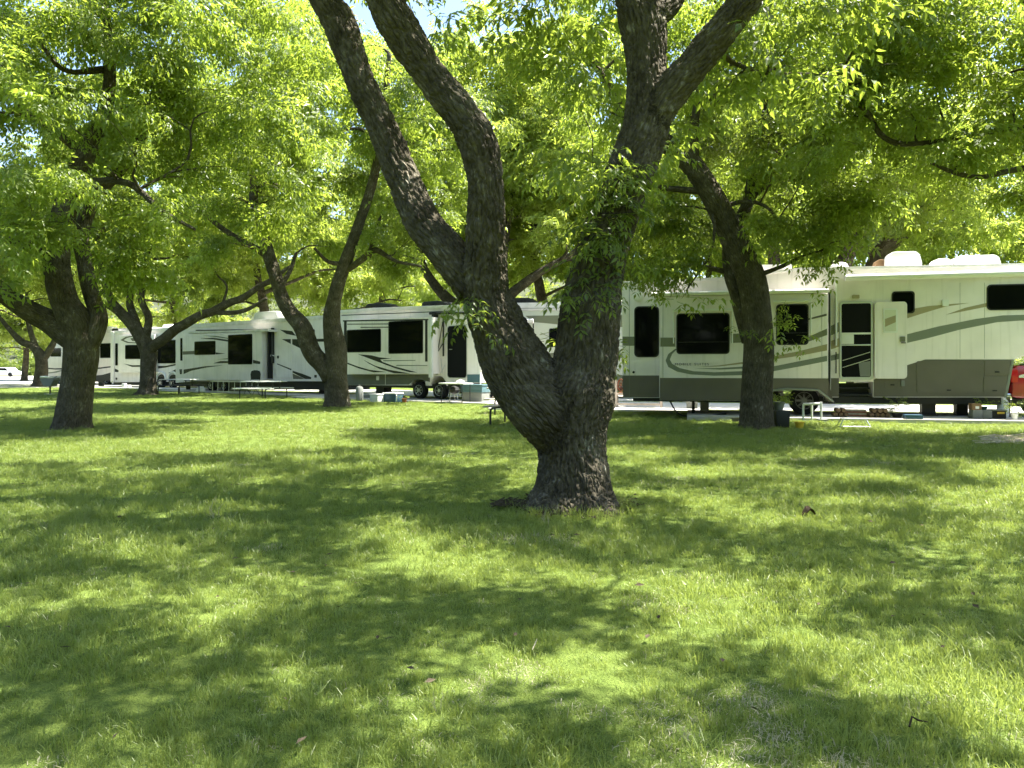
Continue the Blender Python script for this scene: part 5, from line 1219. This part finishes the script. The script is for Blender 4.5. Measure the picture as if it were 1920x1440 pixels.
# things below the eye-graphic trailer
for k, (x0, y0, x1, y1, mt, lab) in enumerate(((228, 719, 234, 727, 'plastw', 'tall white jug under the eye-graphic trailer'), (236, 722, 242, 727, 'plastw', 'low white box next to the jug under the eye-graphic trailer'), (184, 716, 192, 724, 'blackp', 'dark box beside the rear corner of the eye-graphic trailer'))):
    boxy('jug' if k == 0 else 'box', lab, 'jug' if k == 0 else 'box', x0, y0, x1, y1, 0.05, M[mt], 0.3)

# --- in front of the large trailer
zp = 0.10
def step_stool():
    p = G(1603, 801); s = p.y/F; root = empty('step_stool', p, TA.rz); tag(root, 'low aluminium step stool on the grass below the open door', 'stool')
    w_, h = 27*s*0.80, 16*s
    MB().box((-w_, 0.0, h-0.025), (w_, 0.32, h)).build('tread', M['alu'], root, 0.006)
    for sx in (-1, 1):
        for y in (0.02, 0.30): MB().tube([(sx*w_*0.92, y, h-0.02), (sx*w_*1.25, y-0.05 if y < .1 else y+.05, 0)], 0.014, 6).build('leg', M['alu'], root)
    MB().tube([(-w_*1.25, -0.03, 0.015), (w_*1.25, -0.03, 0.015)], 0.012, 6).build('foot_bar', M['alu'], root)
step_stool()
def stand():
    p = G(1523, 788, zp); s = p.y/F; root = empty('folding_stand', p, TA.rz); tag(root, 'white pipe stand in front of the trailer wheel', 'stand'); w_, h = 16*s, 30*s
    MB().tube([(-w_, 0, h), (w_, 0, h+0.02)], 0.03, 8).build('top_bar', M['plastw'], root, smooth=True)
    for x, y, hh in ((-w_, 0, h), (w_*0.98, 0, h+0.06), (0.04, 0.35, h)): MB().tube([(x, y, 0), (x, y, hh)], 0.026, 8).build('leg', M['plastw'], root, smooth=True)
    MB().tube([(0.04, 0.35, h), (0.04, 0, h)], 0.026, 8).build('side_bar', M['plastw'], root, smooth=True)
    MB().box((w_*0.6, -0.1, 0), (w_*1.7, 0.2, 0.03)).build('foot_plate', M['greybox'], root, 0.008)
stand()
pot('basin', 'yellow plastic basin on the grass beside the leaning tree', 'basin', 1499, 791, 803, 18, 0, M['yellow'])
boxy('planter_bin', 'black bin holding a potted fern beside the leaning tree', 'bin', 1455, 770, 1482, 803, 0, M['blackp'], 0.35, None, 0, taper=0.12)
p = G(1465, 803); root = empty('potted_fern', (p.x, p.y+0.17, 0.40)); tag(root, 'green fern in a small pot on top of the black bin', 'plant')
MB().lathe([(0.09, 0), (0.13, 0.16), (0.14, 0.16), (0.14, 0.19), (0.02, 0.18)], (0, 0, 0), 16).build('pot', M['greybox'], root, smooth=True); leafy(root, 'foliage', 30, 0.55, 0.2, 0.17, 8, tint=0.35)
for k, (x0, y0, x1, y1, mt, lid, lab, cat, nm) in enumerate((
    (1825, 769, 1842, 785, 'greybox', None, 'grey cube box, the one carrying the brown carton', 'box', 'storage_box'),
    (1843.5, 769, 1860, 785, 'greybox', None, 'grey cube box right beside its twin, with a plant on top', 'box', 'storage_box'),
    (1862, 768, 1886, 785, 'blackp', 'greybox', 'black tote with a yellow panel next to the grey boxes', 'tote', 'storage_tote'),
    (1795, 754, 1815, 779, 'blackp', None, 'dark square bin under the front of the large trailer', 'bin', 'storage_bin'),
    (1700, 778, 1730, 786, 'blue', None, 'flat dark blue tray on the pad below the large trailer', 'tray', 'tray'))):
    boxy(nm, lab, cat, x0, y0, x1, y1, zp, M[mt], 0.32, M[lid] if lid else None, TA.rz, taper=0.03)
p = G(1833, 785, zp); s = p.y/F
root = empty('carton', (p.x, p.y+0.03, zp+16*s+0.002), TA.rz); tag(root, 'brown carton stacked on the grey cube box', 'carton'); MB().box((-0.11, 0, 0), (0.11, 0.26, 12*s)).build('body', M['card'], root, 0.008); MB().box((-0.03, -0.004, 2*s), (0.05, 0.002, 7*s)).build('label', M['plastw'], root)
p = G(1852, 785, zp); root = empty('potted_plant', (p.x, p.y+0.16, zp+16*s+0.002)); tag(root, 'small green plant standing on the grey cube box', 'plant')
MB().lathe([(0.06, 0), (0.09, 0.08), (0.02, 0.075)], (0, 0, 0), 14).build('pot', M['green'], root, smooth=True); leafy(root, 'foliage', 10, 0.28, 0.14, 0.07, 9, tint=0.5)
p = G(1875, 785, zp); root = empty('yellow_level', (p.x, p.y-0.02, zp+9*s)); tag(root, 'yellow strip across the front of the black tote', 'strip'); MB().box((-0.09, -0.02, 0), (0.09, 0.0, 0.05)).build('body', M['yellow'], root, 0.005)
pot('potted_plant', 'grey-leaved plant in a white pot at the trailer nose', 'plant', 1902, 775, 787, 13, zp, M['plastw'], 22, 0.42, seed=12, tint=0.15)
pot('potted_plant', 'leggy plant in a dark pot under the middle of the large trailer', 'plant', 1682, 774, 783, 20, zp, M['blackp'], 26, 0.5, seed=13, tint=0.2)
p = G(1896, 783, zp); root = empty('gas_bottle', (p.x-0.05, p.y+0.25, zp)); tag(root, 'white gas bottle behind the grey-leaved plant', 'bottle')
MB().lathe([(0.12, 0), (0.14, 0.03), (0.14, 0.36), (0.09, 0.44), (0.05, 0.50)], (0, 0, 0), 16).build('cylinder', M['plastw'], root, smooth=True); MB().lathe([(0.07, 0.45), (0.07, 0.52)], (0, 0, 0), 12).build('collar', M['plastw'], root)
def wood_stack(label, px, py, n, w_, rz, seed):
    rr = random.Random(seed); p = G(px, py, zp); root = empty('firewood_stack', p, rz); tag(root, label, 'firewood', 'firewood piles under the large trailer'); k = 0
    for row in range(2):
        for i in range(n-row):
            x = (i-(n-row)/2+0.5)*0.125; z = 0.062+row*0.108; MB().lathe([(0.056, 0), (0.06, 0.06), (0.058, w_)], (x, 0.0+rr.uniform(-.03, .03), z), 7, 'y').build('log', M['log'], root)
wood_stack('pile of cut firewood right of the door steps', 1650, 783, 4, 0.4, TA.rz, 3); wood_stack('small pile of firewood left of the door steps', 1577, 782, 3, 0.4, TA.rz, 4)
p = G(1602, 781, zp); root = empty('plank_stack', p, TA.rz); tag(root, 'short stack of pale planks under the entry steps', 'planks')
for k in range(4): MB().box((-0.33+0.02*k, 0.02*k, 0.045*k), (0.33-0.01*k, 0.3, 0.045*k+0.04)).build('plank', M['pale'] if k % 2 else M['woodr'], root, 0.004)
# behind the rear corner: rack and buckets
def rack():
    a = P(1152, 760, 25.5); a.z = 0; L = 1.62; root = empty('wooden_rack', a, TA.rz); tag(root, 'weathered wooden rack with a rusty wheel behind the trailer corner', 'rack')
    for x, h in ((0.05, 1.02), (1.52, 0.42)): 
        for y in (0, 0.5): MB().box((x-0.035, y-0.035, 0), (x+0.035, y+0.035, h if y == 0 else h*0.5)).build('post', M['wood'], root, 0.005)
    for z, y in ((0.44, 0), (0.44, 0.5), (0.12, 0.0)): MB().box((0.085, y-0.02, z), (1.48, y+0.02, z+0.07)).build('rail', M['wood'], root, 0.005)
    for k in range(4): MB().box((0.12+k*0.35, 0.022, 0.515), (0.42+k*0.35, 0.478, 0.535)).build('slat', M['woodr'], root, 0.004)
    m = MB(); R0 = 0.2; m.tube([(0.22+R0*0.5*math.cos(t*0.5236), -0.06, 0.78+R0*math.sin(t*0.5236)) for t in range(13)], 0.025, 6)
    for t in range(6): m.tube([(0.22, -0.06, 0.78), (0.22+R0*0.5*math.cos(t*1.047), -0.06, 0.78+R0*math.sin(t*1.047))], 0.012, 5)
    m.build('rusty_wheel', M['rust'], root, smooth=True)
rack()
boxy('utility_post', 'white utility box under the rear of the large trailer', 'box', 1313, 752, 1329, 777, 0, M['plastw'], 0.22, None, TA.rz, taper=0.0)
boxy('storage_bin', 'grey bin in the shade left of the white utility box', 'bin', 1287, 752, 1308, 766, 0.05, M['greybox'], 0.4, None, TA.rz)
pot('basin', 'small tan basin on the pad beside the jack near the leaning tree', 'basin', 1379, 783, 790, 16, zp, M['tan'])
p0 = TA.world(TA.uz(1252, 745, -0.3)[0], 0.3, 0.55); p1 = TA.world(TA.uz(1270, 770, 0)[0], 0.0, 0.12); p2 = TA.world(TA.uz(1300, 780, .3)[0], -0.35, 0.03); p3 = TA.world(TA.uz(1362, 785, .4)[0], -0.5, 0.13)
pp, rd = catmull([p0, p1, p2, p3], [0.022]*4, 0.08); o = MB().tube([tuple(q) for q in pp], 0.022, 7).build('drain_hose', M['black'], None, smooth=True); tag(o, 'black hose hanging from the trailer to the grass', 'hose')

# --- red pickup under the gooseneck
def pickup():
    u0 = TA.uz(1897, 720, -0.3)[0]; base = TA.world(u0, 0.3, 0); root = empty('pickup_truck', base, TA.rz); tag(root, 'red pickup truck parked under the nose of the large trailer', 'pickup truck')
    W_ = 2.0; z0, zr = 0.62, 1.42
    wa = lambda c: [(c+0.52*math.cos(R(a)), 0.50+0.52*math.sin(R(a))) for a in range(10, 171, 20)][::-1]
    prof = [(0.0, z0), (0.06, zr-0.06), (0.14, zr), (2.05, zr), (2.25, 1.95), (2.45, 2.02), (3.7, 2.0), (4.35, 1.46), (5.6, 1.32), (5.85, 1.15), (5.88, 0.6), (5.7, 0.5)]
    low = [(5.35, 0.5)] + wa(4.85)[::-1] + [(4.3, 0.5), (1.85, 0.5)] + wa(1.3)[::-1] + [(0.75, 0.55), (0.1, 0.58)]
    MB().prism(prof+low, 0, W_).build('body', M['red'], root, 0.04, smooth=True)
    MB().prism([(2.4, 1.47), (2.52, 1.90), (3.0, 1.92), (3.0, 1.47)], -0.008, 0.01).build('side_window', M['glass'], root); MB().prism([(3.06, 1.47), (3.06, 1.92), (3.62, 1.9), (4.1, 1.47)], -0.008, 0.01).build('side_window', M['glass'], root)
    for c in (1.3, 4.85):
        t = MB().lathe([(0.24, 0), (0.38, 0), (0.41, 0.03), (0.41, 0.24), (0.38, 0.27), (0.24, 0.27)], (c, 0.03, 0.41), 26, 'y').build('wheel', M['rubber'], root, smooth=True)
        MB().lathe([(0.05, -0.01), (0.20, 0.02), (0.24, -0.005), (0.24, 0.05), (0.1, 0.08)], (c, 0.03, 0.41), 22, 'y').build('rim', M['rim'], t, smooth=True)
        t2 = MB().lathe([(0.24, 0), (0.38, 0), (0.41, 0.03), (0.41, 0.24), (0.38, 0.27), (0.24, 0.27)], (c, W_-0.3, 0.41), 22, 'y').build('wheel', M['rubber'], root, smooth=True)
    MB().box((-0.16, 0.05, 0.52), (0.03, W_-0.05, 0.70)).build('rear_bumper', M['chrome'], root, 0.03, smooth=True)
    MB().box((-0.012, -0.01, 0.98), (0.14, 0.16, 1.32)).build('tail_light', M['redl'], root, 0.02, smooth=True); MB().box((-0.012, W_-0.16, 0.98), (0.10, W_+0.01, 1.32)).build('tail_light', M['redl'], root, 0.02, smooth=True)
    MB().prism([(0.16, 1.10), (0.75, 1.10), (0.75, 1.14), (0.55, 1.20), (0.30, 1.20), (0.16, 1.16)], -0.012, 0.01).build('side_trim', M['chrome'], root)
    MB().box((0.2, -0.008, 1.423), (2.0, 0.08, 1.455)).build('bed_rail', M['black'], root, 0.01)
    MB().box((-0.03, 0.2, 0.95), (0.0, 0.24, 1.0)).build('tailgate_latch', M['black'], root)
    MB().box((0.1, 0.3, 0.35), (5.5, W_-0.3, 0.55)).build('underbody', M['black'], root)
pickup()
# pale car far off on the road
def far_car():
    p = G(12, 706.5, 0.02); root = empty('parked_car', p, R(-8)); tag(root, 'pale car parked far off at the end of the road', 'car')
    MB().prism([(-2.2, 0.3), (2.2, 0.3), (2.25, 0.75), (1.3, 0.9), (0.7, 1.4), (-1.2, 1.42), (-1.9, 0.95), (-2.25, 0.9)], -0.9, 0.9).build('body', M['white2'], root, 0.06, smooth=True)
    MB().prism([(1.05, 0.95), (0.62, 1.33), (-1.1, 1.34), (-1.6, 0.97)], -0.91, -0.88).build('side_window', M['glass'], root)
    for x in (-1.4, 1.4): MB().lathe([(0.2, 0), (0.34, 0.0), (0.34, 0.2), (0.2, 0.2)], (x, -0.92, 0.34), 16, 'y').build('wheel', M['rubber'], root)
far_car()

# --- small things on the lawn
p = G(1515, 976); z = float(ground_z([p.x], [p.y])[0]); root = empty('dead_leaf', (p.x, p.y, z)); tag(root, 'curled brown dead leaf standing in the shaded grass', 'leaf')
pv = []; n1, n2 = 7, 5
for i in range(n1):
    for j in range(n2):
        a = (i/(n1-1)-0.5); b = (j/(n2-1)-0.5); wd = 0.11*(1-abs(2*a)**2.2)+0.012
        pv.append((a*0.15, b*wd+0.03*a*a, 0.035+abs(b)*0.09*(1-abs(a))+0.04*math.sin(a*5+1)+0.01*math.cos(b*9+a*4)))
MB().add(pv, [(i*n2+j, i*n2+j+1, (i+1)*n2+j+1, (i+1)*n2+j) for i in range(n1-1) for j in range(n2-1)]).build('blade', M['deadleaf'], root, smooth=True)
MB().tube([(0.07, 0, 0.04), (0.11, -0.01, 0.02), (0.13, -0.01, 0.0)], 0.003, 5).build('stalk', M['deadleaf'], root)
def stick(label, pts, r, mt):
    q = []
    for px, py, dz in pts:
        g = G(px, py); q.append((g.x, g.y, float(ground_z([g.x], [g.y])[0])+dz))
    o = MB().tube(q, [r]*(len(q)-1)+[r*0.5], 6).build('fallen_stick', M[mt], None, smooth=True); tag(o, label, 'stick', 'sticks dropped on the lawn')
stick('small curved twig on the grass near the bottom corner', [(1705, 1392, .05), (1710, 1384, .07), (1722, 1386, .06), (1740, 1385, .05)], 0.004, 'twig')
stick('pale dry stem standing out of the sunlit grass', [(998, 1222, .03), (1003, 1217, .045), (1007, 1213, .06)], 0.0025, 'pale')
rr = random.Random(5); m = MB()
for i in range(130):
    g = G(930+rr.random()*95, 945+rr.random()*11); a = rr.uniform(-.5, .5); L = rr.uniform(.02, .07); z = float(ground_z([g.x], [g.y])[0])+rr.uniform(.02, .05)
    m.box((-L, -.008, 0), (L, .008, .008), Matrix.Translation((g.x, g.y, z)) @ Matrix.Rotation(a, 4, 'Z') @ Matrix.Rotation(rr.uniform(-.4, .4), 4, 'Y'))
o = m.build('bark_litter', M['litter']); tag(o, 'brown bark litter scattered at the foot of the big tree', 'litter', kind='stuff')
m = MB()
for i in range(90):
    g = G(1850+rr.random()*100, 820+rr.random()*15); a = rr.uniform(-.3, .3); L = rr.uniform(.05, .35); z = float(ground_z([g.x], [g.y])[0])+rr.uniform(.02, .06)
    m.box((-L, -.012, 0), (L, .012, .014), Matrix.Translation((g.x, g.y, z)) @ Matrix.Rotation(a, 4, 'Z') @ Matrix.Rotation(rr.uniform(-.1, .1), 4, 'Y'))
o = m.build('dry_brush', M['pale']); tag(o, 'patch of pale dry sticks on the grass at the right edge', 'brush', kind='stuff')

m = MB()
for i in range(150):                              # litter round the foot of the big tree
    a = rr.uniform(0, 6.283); r = rr.uniform(.40, .68); x_, y_ = 0.585+r*math.cos(a), 7.5+r*math.sin(a); L = rr.uniform(.015, .05); z = float(ground_z([x_], [y_])[0])+rr.uniform(.015, .04)
    m.box((-L, -.009, 0), (L, .009, .006), Matrix.Translation((x_, y_, z)) @ Matrix.Rotation(rr.uniform(0, 3.1), 4, 'Z') @ Matrix.Rotation(rr.uniform(-.5, .5), 4, 'Y'))
for i in range(170):                              # dry leaf bits over the lawn
    y_ = rr.uniform(2.6, 15); x_ = rr.uniform(-.68, .68)*y_; z = float(ground_z([x_], [y_])[0])+rr.uniform(.03, .06); L = rr.uniform(.012, .03); n0 = len(m.v)
    X = Matrix.Translation((x_, y_, z)) @ Matrix.Rotation(rr.uniform(0, 6.2), 4, 'Z') @ Matrix.Rotation(rr.uniform(-.6, .6), 4, 'X')
    m.add([X @ Vector(p_) for p_ in ((-L, 0, 0), (0, -L*.5, .006), (L*1.2, 0, 0.004), (0, L*.5, .006))], [(0, 1, 2), (0, 2, 3)])
o = m.build('leaf_litter', M['litter']); tag(o, 'scattered brown leaf litter lying in the grass', 'litter', kind='stuff')
grass()
